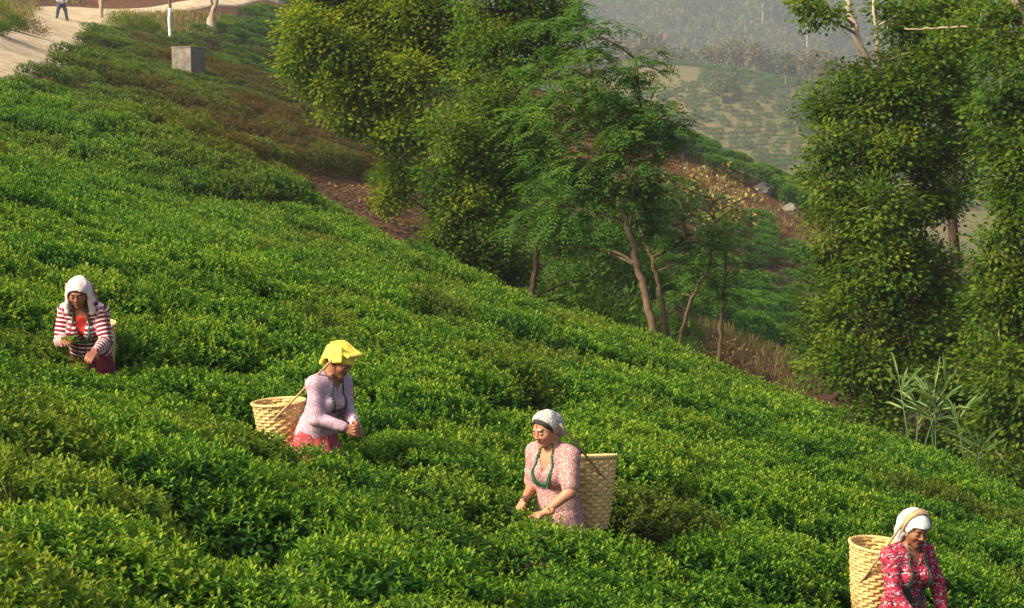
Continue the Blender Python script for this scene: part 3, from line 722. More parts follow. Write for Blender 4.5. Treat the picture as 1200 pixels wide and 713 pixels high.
for k, (kd, px, d, w, h) in enumerate([
        ('green', 452, 54, .8, .9), ('dry', 440, 49, .6, .3), ('dry', 480, 46, .6, .3),
        ('green', 545, 40, 1.4, 1.8), ('feather', 600, 36, 1.3, 1.8), ('feather', 648, 38, 1.5, 2.6), ('green', 590, 42, 1.6, 2.4), ('feather', 690, 40, 1.6, 3.2), ('feather', 720, 44, 1.8, 3.2), ('green', 660, 44, 1.8, 3.0),
        ('feather', 735, 38, 1.2, 2.6), ('dry', 700, 42, 1.4, 2.2), ('dry', 760, 40, 1.3, 2.0), ('green', 815, 46, 1.2, 2.2), ('feather', 790, 52, 1.3, 1.6), ('green', 880, 47, 1.2, 1.6), ('yellow', 905, 45, 1.2, 1.5), ('green', 935, 42, 1.4, 1.9), ('feather', 800, 56, 1.0, 1.0), ('dry', 850, 54, 1.2, 1.2), ('green', 870, 52, 1.0, 1.3),
        ('green', 960, 36, 1.4, 2.2), ('yellow', 925, 34, 1.1, 1.9), ('green', 1000, 31, 1.4, 2.3), ('green', 1080, 29, 1.5, 2.2), ('green', 1150, 28, 1.4, 2.0), ('green', 1200, 27, 1.4, 1.9), ('feather', 1110, 32, 1.5, 2.4), ('green', 1040, 34, 1.7, 2.8), ('green', 1180, 33, 1.8, 2.6),
        ('feather', 600, 52, 2.0, 3.0), ('green', 560, 58, 2.2, 3.2), ('feather', 680, 56, 2.2, 3.4), ('green', 640, 64, 2.2, 3.4), ('green', 740, 58, 1.9, 2.6), ('feather', 620, 76, 2.4, 3.4), ('green', 700, 84, 2.2, 2.6), ('green', 745, 72, 1.6, 1.8), ('green', 480, 62, 1.2, 1.3)]):
    lab = {'green': 'broad-leaved green shrub growing low in the gully under the trees', 'feather': 'fern-like green shrub with drooping leaves in the gully', 'yellow': 'pale yellow-green shrub on the brown gully bank', 'dry': 'withered brown shrub among dead leaves in the gully'}[kd]
    shrub(kd, px, d, max(w, h * .8), h, lab)
for k in range(26):                                                       # the gully goes on beyond the frame
    shrub(('green', 'feather', 'green', 'yellow', 'dry')[k % 5], rr.uniform(1215, 1750), rr.uniform(25, 75), rr.uniform(1.6, 2.6), rr.uniform(1.6, 2.8), {'green': 'broad-leaved green shrub growing low in the gully under the trees', 'feather': 'fern-like green shrub with drooping leaves in the gully', 'yellow': 'pale yellow-green shrub on the brown gully bank', 'dry': 'withered brown shrub among dead leaves in the gully'}[('green', 'feather', 'green', 'yellow', 'dry')[k % 5]])
# shrubs by the path and crest
for kd, px, d, w, h, lab in [('green', 24, 78, .85, .8, 'dark green shrub on the bank left of the dirt path'), ('green', 4, 74, .8, .7, 'dark green shrub on the bank left of the dirt path'), ('yellow', 0, 88, 1.0, 1.0, 'yellow-green shrub topping the bank by the path'),
                             ('yellow', 145, 104, 1.3, 1.2, 'yellow-green shrub where the tea meets the dirt path'), ('green', 176, 104, 1.4, 1.2, 'rounded green shrub beside the path bend and the white-footed trunk'),
                             ('dry', 40, 84, 1.2, .9, 'reddish withered shrub on the corner of the path bank'), ('yellow', 265, 112, 1.6, .9, 'bright green low shrub at the edge of the far tea slope'),
                             ('green', 935, 112, 2.4, 2.0, 'leafy shrub standing on the crest of the far spur'), ('yellow', 968, 104, 2.0, 2.2, 'yellowish shrub at the lower end of the spur crest')]:
    shrub(kd, px, d, w, h, lab, group='shrubs by path and crest')

# dry grass on the bank and along the path
def grass_mesh(name, pts, hgt, seed, per=14, wid=.012):
    r = np.random.default_rng(seed); n = len(pts) * per; own = np.repeat(np.arange(len(pts)), per)
    P = pts[own] + np.column_stack([r.normal(0, .14, n), r.normal(0, .14, n), np.zeros(n)])
    D = nrm(np.column_stack([r.normal(0, .35, n), r.normal(0, .35, n), np.ones(n)])); N = nrm(r.normal(0, 1, (n, 3)))
    L = hgt * r.uniform(.5, 1.3, n); V, Q, c = leaf_geo(P, D, N, L, np.full(n, wid))
    return mesh_np(name, V, [Q], {'lr': np.repeat(np.clip(r.normal(.55, .2, n), 0, 1), c)})
def rand_in(poly_px, n, seed):
    r = np.random.default_rng(seed); poly = xy(*poly_px); a = np.array(poly)
    p = np.column_stack([r.uniform(a[:, 0].min(), a[:, 0].max(), n * 4), r.uniform(a[:, 1].min(), a[:, 1].max(), n * 4)])
    p = p[inside(poly, p[:, 0], p[:, 1])]
    p = p[np.sqrt(((p[:, None] - PATHXY[None]) ** 2).sum(-1)).min(1) > 1.6][:n]
    return np.column_stack([p, H(p[:, 0], p[:, 1]) - .03])
g1 = rand_in([(-40, 70, 62), (30, 48, 78), (52, 28, 96), (40, 8, 112), (-60, 8, 100)], 420, 1)
g2 = rand_in([(120, 24, 105), (240, 24, 107), (260, 12, 117), (130, 15, 113)], 260, 2)
g3 = rand_in([(60, 10, 117), (310, -6, 133), (330, -30, 150), (40, -20, 135)], 500, 3)
gg = np.concatenate([g1, g2, g3])
tag(obj('dry_grass', grass_mesh('dry_grass', gg, .42, 5, 16, .035), M['grass']), 'dry yellow grass growing along the dirt path', 'grass', kind='stuff')
g4 = rand_in([(790, 400, 57), (830, 372, 64), (950, 440, 60), (940, 460, 54), (850, 420, 54)], 120, 4)
g5 = rand_in([(780, 200, 104), (860, 220, 104), (960, 280, 102), (960, 300, 93), (850, 250, 93)], 140, 6)
tag(obj('bank_grass', grass_mesh('bank_grass', np.concatenate([g4, g5]), .35, 6, 12, .03), M['grass']), 'sparse dry grass on the bare earth of the spur', 'grass', kind='stuff')

# fallen leaves on the gully slope
lp = rand_in([(360, 215, 53), (560, 230, 60), (620, 330, 52), (760, 400, 56), (960, 460, 54), (1100, 560, 40), (760, 460, 36), (560, 330, 38), (480, 300, 40), (400, 240, 45)], 9000, 8)
r_ = np.random.default_rng(9); n_ = len(lp)
V, Q, c = leaf_geo(lp + [0, 0, .07], nrm(np.column_stack([r_.normal(0, 1, n_), r_.normal(0, 1, n_), r_.normal(0, .3, n_)])), nrm(np.array([0, 0, 1.]) + r_.normal(0, .4, (n_, 3))), r_.uniform(.08, .18, n_), r_.uniform(.05, .09, n_))
tag(obj('leaf_litter', mesh_np('leaf_litter', V, [Q], {'lr': np.repeat(np.clip(r_.normal(.25, .2, n_), 0, 1), c)}), M['dry_leaf']), 'fallen brown leaves lying over the gully slope', 'leaves', kind='stuff')

# reed-like plant at the field edge
def reed(px, py, d, stems, label, seed):
    r = np.random.default_rng(seed); b = at(px, py, d); b[2] = H1(b[0], b[1])
    root = empty('reed_plant', b); tag(root, label, 'reed', 'reeds at the field edge')
    for k in range(stems):
        top = np.array([r.uniform(-.35, .5), r.uniform(-.25, .25), r.uniform(1.35, 2.0)])
        mb = MB(); cur = [np.array([0, 0, -.1]), top * np.array([.35, .35, .55]), top]; mb.tube(cur, [.014, .011, .005], 5)
        st = obj('stem', mb.mesh('reed_stem'), M['reed'], root)
        st.data.attributes.new('lr', 'FLOAT', 'POINT').data.foreach_set('value', np.full(len(st.data.vertices), .3, np.float32))
        nl = 9; t = r.uniform(.45, 1.0, nl); P = np.array([cur[1] * (1 - q) + cur[2] * q for q in t])
        az = r.uniform(0, 6.28, nl); el = r.uniform(.1, 1.15, nl)
        D = np.column_stack([np.cos(az) * np.cos(el), np.sin(az) * np.cos(el) * .6, np.sin(el)])
        for q in range(nl):
            V, Q, c = leaf_geo(P[q:q + 1], D[q:q + 1], nrm(np.array([[0, -.5, 1.]]) + r.normal(0, .2, (1, 3))), [r.uniform(.28, .5)], [r.uniform(.03, .042)], True)
            obj('leaf', mesh_np('reed_leaf', V, [Q], {'lr': np.full(len(V), r.uniform(.4, .9))}), M['reed'], st)
reed(1072, 525, 24.6, 3, 'pale reed plant with broad blades rising above the tea edge', 1)
reed(1098, 535, 24.6, 3, 'pale green reeds in the midst of the clump by the tea edge', 2)
reed(1140, 548, 24.4, 2, 'low spreading reed at the outer end of the clump by the tea edge', 3)

# ------------------------------------------------------------------ trunks, tank and posts by the path
def bole(name, label, pts, bark, foot=None, limbs=()):
    P = np.array([at(*p[:3]) for p in pts]); b = np.array([P[0][0], P[0][1], H1(P[0][0], P[0][1])])
    P[0][2] = b[2] - .2
    root = empty(name, b); tag(root, label, 'tree')
    mb = MB(); t = np.linspace(0, len(P) - 1, len(P) * 4); k = np.arange(len(P))
    PP = np.stack([np.interp(t, k, P[:, c]) for c in range(3)], 1) + np.column_stack([rng.normal(0, .02, (len(t), 2)), np.zeros(len(t))])
    mb.tube(PP - b, np.interp(t, k, [p[3] for p in pts]), 9); obj('trunk', mb.mesh('trunk'), bark, root)
    for lm in limbs:
        mb = MB(); Q = np.array([at(*p[:3]) for p in lm]); mb.tube(Q - b, [p[3] for p in lm], 7); obj('limb', mb.mesh('limb'), bark, root)
    if foot:
        mb = MB(); mb.tube(PP[:foot[0]] - b, np.interp(t, k, [p[3] for p in pts])[:foot[0]] + .012, 9); obj('painted_foot', mb.mesh('painted_foot'), foot[1], root)
    cr_ = np.random.default_rng(len(name)); top = PP[-1]
    n = 900; own = cr_.normal(0, 1, (14, 3)) * [1.6, 1.6, .8] + top; k = cr_.integers(0, 14, n)
    P2 = own[k] + cr_.normal(0, .35, (n, 3)); D = nrm(cr_.normal(0, 1, (n, 3)) + [0, 0, -.3])
    V, Q, c = leaf_geo(P2 - b, D, nrm(np.array([0, 0, 1.]) + cr_.normal(0, .5, (n, 3))), cr_.uniform(.12, .2, n), np.full(n, .08))
    obj('crown', mesh_np('crown', V, [Q], {'lr': np.repeat(np.clip(cr_.normal(.5, .15, n), 0, 1), c)}), M['broad'], root)
    return root
m, nt, out = mat_new('whitewash')
principled(nt, out, ramp(nt, noise(nt, 14, 5), [(.35, (.45, .43, .38)), (.6, (.72, .70, .64))]), .9); M['white'] = m
bole('shade_tree', 'slim pinkish trunk standing at the edge of the dirt path', [(119, 22, 107, .13), (118, 5, 107, .11), (116, -60, 107, .1), (118, -150, 107, .06)], M['bark_pale'], None, [[(119, 14, 107, .05), (114, -6, 107, .045), (112, -60, 107, .03)]])
bole('shade_tree', 'thin trunk with a whitewashed foot near the concrete tank', [(199, 38, 101, .085), (199, 10, 101, .08), (197, -50, 101, .07), (200, -150, 101, .04)], M['bark'], (6, M['white']))
bole('shade_tree', 'gnarled pale trunk with a swollen grey base on the far tea slope', [(249, 44, 110, .30), (247, 26, 110, .27), (249, 16, 110, .14), (254, 2, 110, .12), (258, -60, 110, .09), (262, -150, 110, .05)], M['bark_pale'], None, [[(250, 15, 110, .08), (245, -20, 110, .05), (240, -70, 110, .03)]])

m, nt, out = mat_new('weathered_concrete')
tc = nd(nt, 'ShaderNodeTexCoord'); n2 = noise(nt, 3.5, 7, tc.outputs['Object'], .65)
mp = nd(nt, 'ShaderNodeMapping'); mp.inputs['Scale'].default_value = (6, 6, .6); nt.links.new(tc.outputs['Object'], mp.inputs[0])
n4 = noise(nt, 2.0, 4, mp.outputs[0])
c_ = ramp(nt, n2, [(.3, (.10, .085, .065)), (.55, (.21, .18, .145)), (.75, (.32, .28, .23))])
c_ = mixc(nt, ramp(nt, n4, [(.5, (0, 0, 0)), (.7, (.6, .6, .6))]), c_, (.10, .095, .08))
principled(nt, out, c_, .95, n2, .5, .03, .1); M['concrete'] = m
tp = at(221, 70, 74); tz = H1(tp[0], tp[1])
tank = empty('concrete_tank', (tp[0], tp[1], tz), math.radians(-24)); tag(tank, 'small weathered concrete tank half sunk among tea bushes', 'tank')
def wallbox(c, h, nm):
    mb = MB(); mb.box(c, h); o = obj(nm, mb.mesh(nm, smooth_sh=False), M['concrete'], tank)
    bv = o.modifiers.new('bevel', 'BEVEL'); bv.width = .015; bv.segments = 2; return o
th_ = .5 + (at(221, 52, 74)[2] - tz) / 2 - .5
zc = (at(221, 57, 74)[2] - tz) / 2 - .15; zh = zc + .3
wallbox((0, -.42, zc), (.42, .06, zh), 'wall'); wallbox((0, .42, zc), (.42, .06, zh), 'wall'); wallbox((-.36, 0, zc), (.06, .358, zh - .002), 'wall'); wallbox((.36, 0, zc), (.06, .358, zh - .002), 'wall')
wallbox((0, 0, zc + zh + .027), (.44, .50, .025), 'lid')

def post(px, py0, py1, d, rad, label):
    b = at(px, py0, d); z = H1(b[0], b[1]); top = at(px + 1, py1, d)
    mb = MB(); mb.tube(np.array([[0, 0, -.2], [0.02, 0, (top[2] - z) * .5], [top[0] - b[0], 0, top[2] - z]]), [rad, rad * .9, rad * .7], 7)
    mb.tube(np.array([[0.02, 0, (top[2] - z) * .8], [.25, 0, (top[2] - z) * .95]]), [rad * .5, rad * .3], 5)
    tag(obj('bare_pole', mb.mesh('bare_pole'), M['bark_pale'], loc=(b[0], b[1], z)), label, 'pole')
post(891, 196, 166, 560, .36, 'pale bare pole standing on the tea-dotted hill across the valley')
def stone(px, d, s, label, name='stone', lift=.0):
    r = np.random.default_rng(int(px)); import bmesh
    bm = bmesh.new(); bmesh.ops.create_icosphere(bm, subdivisions=2, radius=1)
    for v in bm.verts: v.co = v.co * (1 + .25 * math.sin(v.co.x * 3 + px) * math.cos(v.co.y * 4) + r.normal(0, .06)); v.co.z *= .6
    me = bpy.data.meshes.new(name); bm.to_mesh(me); bm.free()
    p = at(px, 300, d); o = obj(name, me, M['concrete'], loc=(p[0], d, H1(p[0], d) + lift)); o.scale = s; o.rotation_euler = (0, 0, px)
    tag(o, label, 'stone'); return o
stone(482, 46.5, (.32, .22, .2), 'flat grey stone lying on the leaf litter below the trunk')
stone(905, 108, (1.2, .8, .8), 'grey boulder at the top of the bare soil strip on the spur'); stone(893, 106, (.8, .7, .7), 'smaller grey rock leaning on the boulder on the spur')
stone(925, 103, (1.0, .6, .6), 'dark rock below the boulder on the bare soil strip')

# ------------------------------------------------------------------ far hill trees and forest
def far_tree(seed, n=620, lsize=.9, spread=1.0):
    r = np.random.default_rng(seed); ncl = 22
    u = nrm(r.normal(0, 1, (ncl, 3))); C = u * r.uniform(.3, 1, ncl)[:, None] ** .5 * np.array([3.0 * spread, 3.0 * spread, 2.8]) + [0, 0, 6.2]
    own = r.integers(0, ncl, n); off = r.normal(0, .75, (n, 3)); P = C[own] + off
    D = nrm(off + r.normal(0, .5, (n, 3))); N = nrm(np.array([0, 0, 1.]) + u[own] * .7 + r.normal(0, .4, (n, 3)))
    L = lsize * r.uniform(.7, 1.3, n); V, Q, c = leaf_geo(P, D, N, L, L * .7)
    lr = np.clip(.42 + r.normal(0, .12, ncl)[own] + r.normal(0, .1, n), 0, 1)
    cr = mesh_np('far_crown', V, [Q], {'lr': np.repeat(lr, c)}); cr.materials.append(M['wood_far'])
    mb = MB(); mb.tube([(0, 0, -.6), (.1, 0, 3), (.1, .1, 6)], [.28, .2, .1], 6)
    for k in range(6): mb.tube([(.1, 0, 3.2), C[k] * .5 + [0, 0, 2.2], C[k]], [.12, .08, .03], 5, False)
    tm = mb.mesh('far_trunk'); tm.materials.append(M['bark_pale'])
    return cr, tm
FT = [far_tree(k, spread=s) for k, s in ((1, 1.0), (2, 1.35), (3, .8))]
def hill_tree(px, d, s, tint, fresh, label, var):
    p = at(px, 150, d); z = H1(p[0], d); cr, tm = FT[var]
    o = empty('hill_tree', (p[0], d, z)); o.scale = (s, s, s); o.rotation_euler = (0, 0, rr.uniform(0, 6.28)); tag(o, label, 'tree', 'trees on the hill across the valley')
    c = obj('crown', cr, parent=o); c['tint'] = tint; c['fresh'] = fresh; c['kind'] = 'stuff'
    obj('trunk', tm, parent=o); return o
for k, (px, d, s, ti, fr) in enumerate([(840, 372, .62, .35, .25), (862, 376, .8, .45, .2), (884, 372, .7, .75, .0), (905, 380, .85, .2, -.05), (925, 372, .7, .15, -.1), (948, 360, .8, .85, 0), (968, 366, .9, .8, .05), (990, 372, .8, .6, 0), (828, 366, .5, .1, .3),
                                        (845, 318, .55, .1, .15), (858, 322, .5, .05, .15), (920, 345, .6, .1, -.1), (935, 300, .7, .05, 0), (962, 298, .75, .25, .1), (1010, 310, .8, .3, 0), (800, 390, .8, .2, 0), (780, 410, .9, .1, -.1), (760, 400, .8, .1, -.05), (1050, 350, .9, .2, 0), (1160, 320, .9, .5, 0), (1180, 360, .9, .2, 0), (1130, 380, 1., .4, 0)]):
    lab = 'russet-leaved tree on the hill across the valley' if ti > .5 else ('yellowish bushy tree on the hill across the valley' if fr > .1 else 'dull green tree on the hill across the valley')
    hill_tree(px, d * 1.68, s * 1.5, ti, fr, lab, k % 3)
recs = []
r_ = np.random.default_rng(77)
n_ = 9000; yy = 690 * (1650 / 690) ** r_.uniform(0, 1, n_); xx = r_.uniform(-.36, .36, n_) * yy
zz = H(xx, yy); q = proj(np.column_stack([xx, yy, zz])); ok = (q[:, 1] > -260) & ~((np.abs(xx - 44) < 70) & (yy < 700))
nz = wav(xx, yy, 200, 41); ok &= (nz > -.75)
for k in np.nonzero(ok)[0]:
    s = r_.uniform(1.2, 2.5)
    recs.append(((xx[k], yy[k], zz[k] - .4), (0, 0, r_.uniform(0, 6.28)), (s, s, s * r_.uniform(.9, 1.3)), float(np.clip(.25 + .45 * nz[k] + r_.normal(0, .2), 0, 1)), float(r_.normal(-.02, .1)), 0))
srcs = []
for v in range(3):
    cands = [o for o in bpy.data.objects if o.type == 'MESH' and o.data is FT[v][0]]
    srcs.append(cands[0])
scatter('forest', recs, srcs, 'hazy forest covering the mountainside in the distance', 'forest')
# pale bare trunks showing in the forest
for px, py0, py1, d in [(893, 30, 4, 1150), (858, 108, 60, 900), (945, 60, 30, 1050)]:
    b = at(px, py0, d); z = H1(b[0], d); top = at(px, py1, d); hh = max(top[2] - z, 9)
    mb = MB(); mb.tube([(0, 0, -1), (.1, 0, hh * .5), (.3, 0, hh)], [.6, .5, .2], 6)
    for k in range(8):
        a = k * 2.4; s = hh * (.45 + .06 * k); mb.tube([(.1, 0, s), (math.cos(a) * 2, math.sin(a) * 2, s + 2.0), (math.cos(a) * 3, math.sin(a) * 3, s + 4.5)], [.16, .11, .05], 5)
    o = obj('bare_tree', mb.mesh('bare_tree'), M['bark_pale'], loc=(b[0], d, z)); tag(o, 'leafless pale tree standing out of the hazy forest', 'tree', 'bare trees in the far forest')
# a lone pale grass stalk among the foreground bushes
b = at(14, 610, 9.0); mb = MB(); z = H1(b[0], b[1])
mb.tube(np.array([[0, 0, 0], [0, 0, .8], at(13, 596, 9) - [b[0], b[1], z], at(6, 574, 9) - [b[0], b[1], z], at(-4, 553, 9) - [b[0], b[1], z]]), [.005, .005, .004, .004, .002], 5)
o = obj('grass_stalk', mb.mesh('grass_stalk'), M['grass'], loc=(b[0], b[1], z)); o.data.attributes.new('lr', 'FLOAT', 'POINT').data.foreach_set('value', np.full(len(o.data.vertices), .6, np.float32)); tag(o, 'single pale dry grass stalk poking out of the foreground tea', 'grass stalk')
# ------------------------------------------------------------------ people
def surf_net(fn, lo, hi, h):
    lo = np.asarray(lo, float); hi = np.asarray(hi, float)
    n = np.ceil((hi - lo) / h).astype(int) + 1
    ax = [lo[c] + np.arange(n[c]) * h for c in range(3)]
    G = np.stack(np.meshgrid(*ax, indexing='ij'), -1).reshape(-1, 3)
    D = np.concatenate([fn(G[i:i + 200000]) for i in range(0, len(G), 200000)]).reshape(n)
    ins = D < 0
    cs = [(a, b, c) for a in (0, 1) for b in (0, 1) for c in (0, 1)]
    sl = lambda A, o: A[o[0]:n[0] - 1 + o[0], o[1]:n[1] - 1 + o[1], o[2]:n[2] - 1 + o[2]]
    cnt = sum(sl(ins, o).astype(np.int8) for o in cs)
    act = (cnt > 0) & (cnt < 8); idx = -np.ones(act.shape, int); I = np.argwhere(act); idx[act] = np.arange(len(I))
    acc = np.zeros((len(I), 3)); k = np.zeros(len(I))
    for a in cs:
        for c in range(3):
            if a[c]: continue
            b = list(a); b[c] = 1; b = tuple(b)
            da = D[tuple((I + a).T)]; db = D[tuple((I + b).T)]; x = (da < 0) != (db < 0)
            t = np.where(x, da / np.where(x, da - db, 1), 0)
            p = np.tile(np.array(a, float), (len(I), 1)); p[:, c] += t
            acc += p * x[:, None]; k += x
    V = lo + (I + acc / k[:, None]) * h
    Q = []
    for c in range(3):
        d1, d2 = (c + 1) % 3, (c + 2) % 3
        s0 = [slice(None)] * 3; s1 = [slice(None)] * 3; s0[c] = slice(0, -1); s1[c] = slice(1, None)
        e = ins[tuple(s0)] != ins[tuple(s1)]; E = np.argwhere(e)
        E = E[(E[:, d1] > 0) & (E[:, d2] > 0) & (E[:, d1] < n[d1] - 1) & (E[:, d2] < n[d2] - 1)]
        u = np.zeros(3, int); u[d1] = 1; w = np.zeros(3, int); w[d2] = 1
        q = np.stack([idx[tuple((E - u - w).T)], idx[tuple((E - w).T)], idx[tuple(E.T)], idx[tuple((E - u).T)]], 1)
        flip = ~ins[tuple(E.T)]; q[flip] = q[flip][:, ::-1]
        Q.append(q)
    return V, np.concatenate(Q)
def s_cap(p, a, b, ra, rb, ax=None, k=1.0):
    a = np.asarray(a, float); b = np.asarray(b, float); ab = b - a; L2 = max(ab @ ab, 1e-9)
    t = np.clip((p - a) @ ab / L2, 0, 1); off = p - a - t[:, None] * ab
    if ax is not None: off = off + np.outer(off @ ax * (k - 1), ax)
    return np.linalg.norm(off, axis=1) - (ra + t * (rb - ra))
def s_ell(p, c, r):
    r = np.asarray(r, float); q = (p - c) / r; l = np.linalg.norm(q, axis=1); g = np.linalg.norm(q / r, axis=1)
    return l * (l - 1) / np.maximum(g, 1e-6)
def s_box(p, c, h, rd):
    q = np.abs(p - c) - np.asarray(h) + rd; return np.linalg.norm(np.maximum(q, 0), axis=1) + np.minimum(q.max(1), 0) - rd
def smin(a, b, k=.03):
    h = np.clip(.5 + .5 * (b - a) / k, 0, 1); return b * (1 - h) + a * h - k * h * (1 - h)
def union(p, prims, k=.03):
    d = None
    for q in prims:
        v = s_cap(p, *q); d = v if d is None else smin(d, v, k)
    return d
def R_axis(up, fwd):
    up = nrm(up); x = nrm(np.cross(fwd, up)); y = np.cross(up, x); return np.stack([x, y, up], 1)   # columns: right, forward, up

def cloth_mat(name, col_fn, rough=.9, bump=160):
    m, nt, out = mat_new(name); tc = nd(nt, 'ShaderNodeTexCoord')
    c = col_fn(nt, tc.outputs['Object']); b = noise(nt, bump, 2, tc.outputs['Object'])
    big = noise(nt, 14, 3, tc.outputs['Object'])
    principled(nt, out, c, rough, math_n(nt, 'ADD', math_n(nt, 'MULTIPLY', b, .25), big), .55, .02, .15)
    return m
def vor(nt, vec, scale, feat='F1', out='Distance', rnd=1.0):
    v = nd(nt, 'ShaderNodeTexVoronoi', feature=feat); v.inputs['Scale'].default_value = scale; v.inputs['Randomness'].default_value = rnd
    nt.links.new(vec, v.inputs['Vector']); return v.outputs[out]
def c_stripe(nt, vec):
    u = nd(nt, 'ShaderNodeAttribute', attribute_name='su').outputs['Fac']; v = nd(nt, 'ShaderNodeAttribute', attribute_name='sv').outputs['Fac']
    fu = math_n(nt, 'FRACT', math_n(nt, 'MULTIPLY', u, 29.0)); fv = math_n(nt, 'FRACT', math_n(nt, 'MULTIPLY', v, 9.0))
    white = math_n(nt, 'MULTIPLY', math_n(nt, 'LESS_THAN', fu, .38), math_n(nt, 'ADD', math_n(nt, 'MULTIPLY', math_n(nt, 'LESS_THAN', fv, .74), .65), .35))
    thin = math_n(nt, 'MULTIPLY', math_n(nt, 'GREATER_THAN', fu, .68), math_n(nt, 'LESS_THAN', fu, .78))
    c = mixc(nt, white, (.17, .016, .035), (.74, .66, .62)); return mixc(nt, math_n(nt, 'MULTIPLY', thin, .6), c, (.32, .03, .06))
def c_lilac(nt, vec): return ramp(nt, vor(nt, vec, 95, rnd=.8), [(.18, (.27, .12, .18)), (.42, (.44, .29, .36)), (.75, (.54, .40, .46))])
def c_pink(nt, vec): return ramp(nt, vor(nt, vec, 88, rnd=.75), [(.2, (.20, .05, .055)), (.42, (.36, .18, .175)), (.75, (.50, .34, .31))])
def c_redskirt(nt, vec): return ramp(nt, vor(nt, vec, 36, rnd=.8), [(.2, (.48, .27, .24)), (.36, (.30, .045, .05)), (.6, (.35, .065, .065))])
def c_print(nt, vec):
    v = nd(nt, 'ShaderNodeTexVoronoi'); v.inputs['Scale'].default_value = 105; mp = nd(nt, 'ShaderNodeMapping'); mp.inputs['Scale'].default_value = (.7, .7, 1.3)
    nt.links.new(vec, mp.inputs[0]); nt.links.new(mp.outputs[0], v.inputs['Vector'])
    s = nd(nt, 'ShaderNodeSeparateColor'); nt.links.new(v.outputs['Color'], s.inputs[0])
    c = ramp(nt, s.outputs[0], [(0, (.24, .012, .03)), (.34, (.34, .035, .065)), (.55, (.40, .16, .20)), (.70, (.03, .02, .03)), (.86, (.52, .40, .41))], 'CONSTANT')
    band = nd(nt, 'ShaderNodeTexWave', wave_type='BANDS', bands_direction='Z'); band.inputs['Scale'].default_value = 5.5; band.inputs['Distortion'].default_value = 3.0; nt.links.new(vec, band.inputs['Vector'])
    return mixc(nt, ramp(nt, band.outputs['Fac'], [(.62, (0, 0, 0)), (.72, (.75, .75, .75))]), c, (.34, .02, .045))
def c_plain(a, b, sc=30):
    def f(nt, vec): return ramp(nt, noise(nt, sc, 4, vec), [(.35, a), (.65, b)])
    return f
def c_check(nt, vec): return ramp(nt, vor(nt, vec, 70, rnd=.5), [(.2, (.16, .13, .12)), (.45, (.44, .41, .36)), (.7, (.56, .53, .47))])
M['w1'] = cloth_mat('striped_knit', c_stripe); M['w2'] = cloth_mat('lilac_print', c_lilac); M['w3'] = cloth_mat('pink_print', c_pink); M['w4'] = cloth_mat('red_print', c_print)
M['redskirt'] = cloth_mat('red_skirt_print', c_redskirt)
M['maroon'] = cloth_mat('maroon_cloth', c_plain((.12, .015, .025), (.19, .03, .04)))
M['redshirt'] = cloth_mat('red_shirt', c_plain((.36, .02, .02), (.45, .035, .03)))
M['pinkwhite'] = cloth_mat('pink_white_shawl', c_plain((.70, .52, .50), (.78, .66, .62), 60))
M['yellow'] = cloth_mat('yellow_headcloth', c_plain((.80, .60, .06), (.86, .72, .14), 20)); M['scarfgrey'] = cloth_mat('speckled_scarf', c_check)
M['whitecloth'] = cloth_mat('white_headcloth', c_plain((.70, .67, .60), (.80, .78, .73))); M['jeans'] = cloth_mat('blue_trousers', c_plain((.04, .055, .085), (.07, .09, .13))); M['greyshirt'] = cloth_mat('light_shirt', c_plain((.40, .39, .40), (.52, .5, .5)))
M['strap'] = cloth_mat('woven_strap', c_plain((.30, .20, .10), (.46, .34, .19), 50))
m, nt, out = mat_new('skin'); a_ = nd(nt, 'ShaderNodeAttribute', attribute_name='col')
p_ = principled(nt, out, a_.outputs['Color'], .5, noise(nt, 90, 3), .15, .004, .35); p_.inputs['Subsurface Weight'].default_value = .08; p_.inputs['Subsurface Radius'].default_value = (.02, .008, .004); M['skin'] = m
m, nt, out = mat_new('black_hair'); principled(nt, out, (.012, .009, .008), .45, noise(nt, 60, 4), .5, .01, .4); M['hair'] = m
m, nt, out = mat_new('green_beads'); principled(nt, out, (.015, .12, .055), .3, None, spec=.5); M['beads'] = m
m, nt, out = mat_new('dark_green_beads'); principled(nt, out, (.012, .05, .03), .35, None, spec=.5); M['beads_dark'] = m
m, nt, out = mat_new('metal_bangle'); p_ = principled(nt, out, (.35, .22, .08), .35); p_.inputs['Metallic'].default_value = .8; M['bangle'] = m

def fold(p, amp, s):
    return amp * (np.sin(p[:, 0] * 23 * s + 7 * np.sin(p[:, 2] * 9)) * np.cos(p[:, 2] * 17 * s + 3 * np.sin(p[:, 1] * 11)) + .6 * np.sin(p[:, 1] * 31 * s + p[:, 2] * 24 + 4 * np.sin(p[:, 0] * 8)))

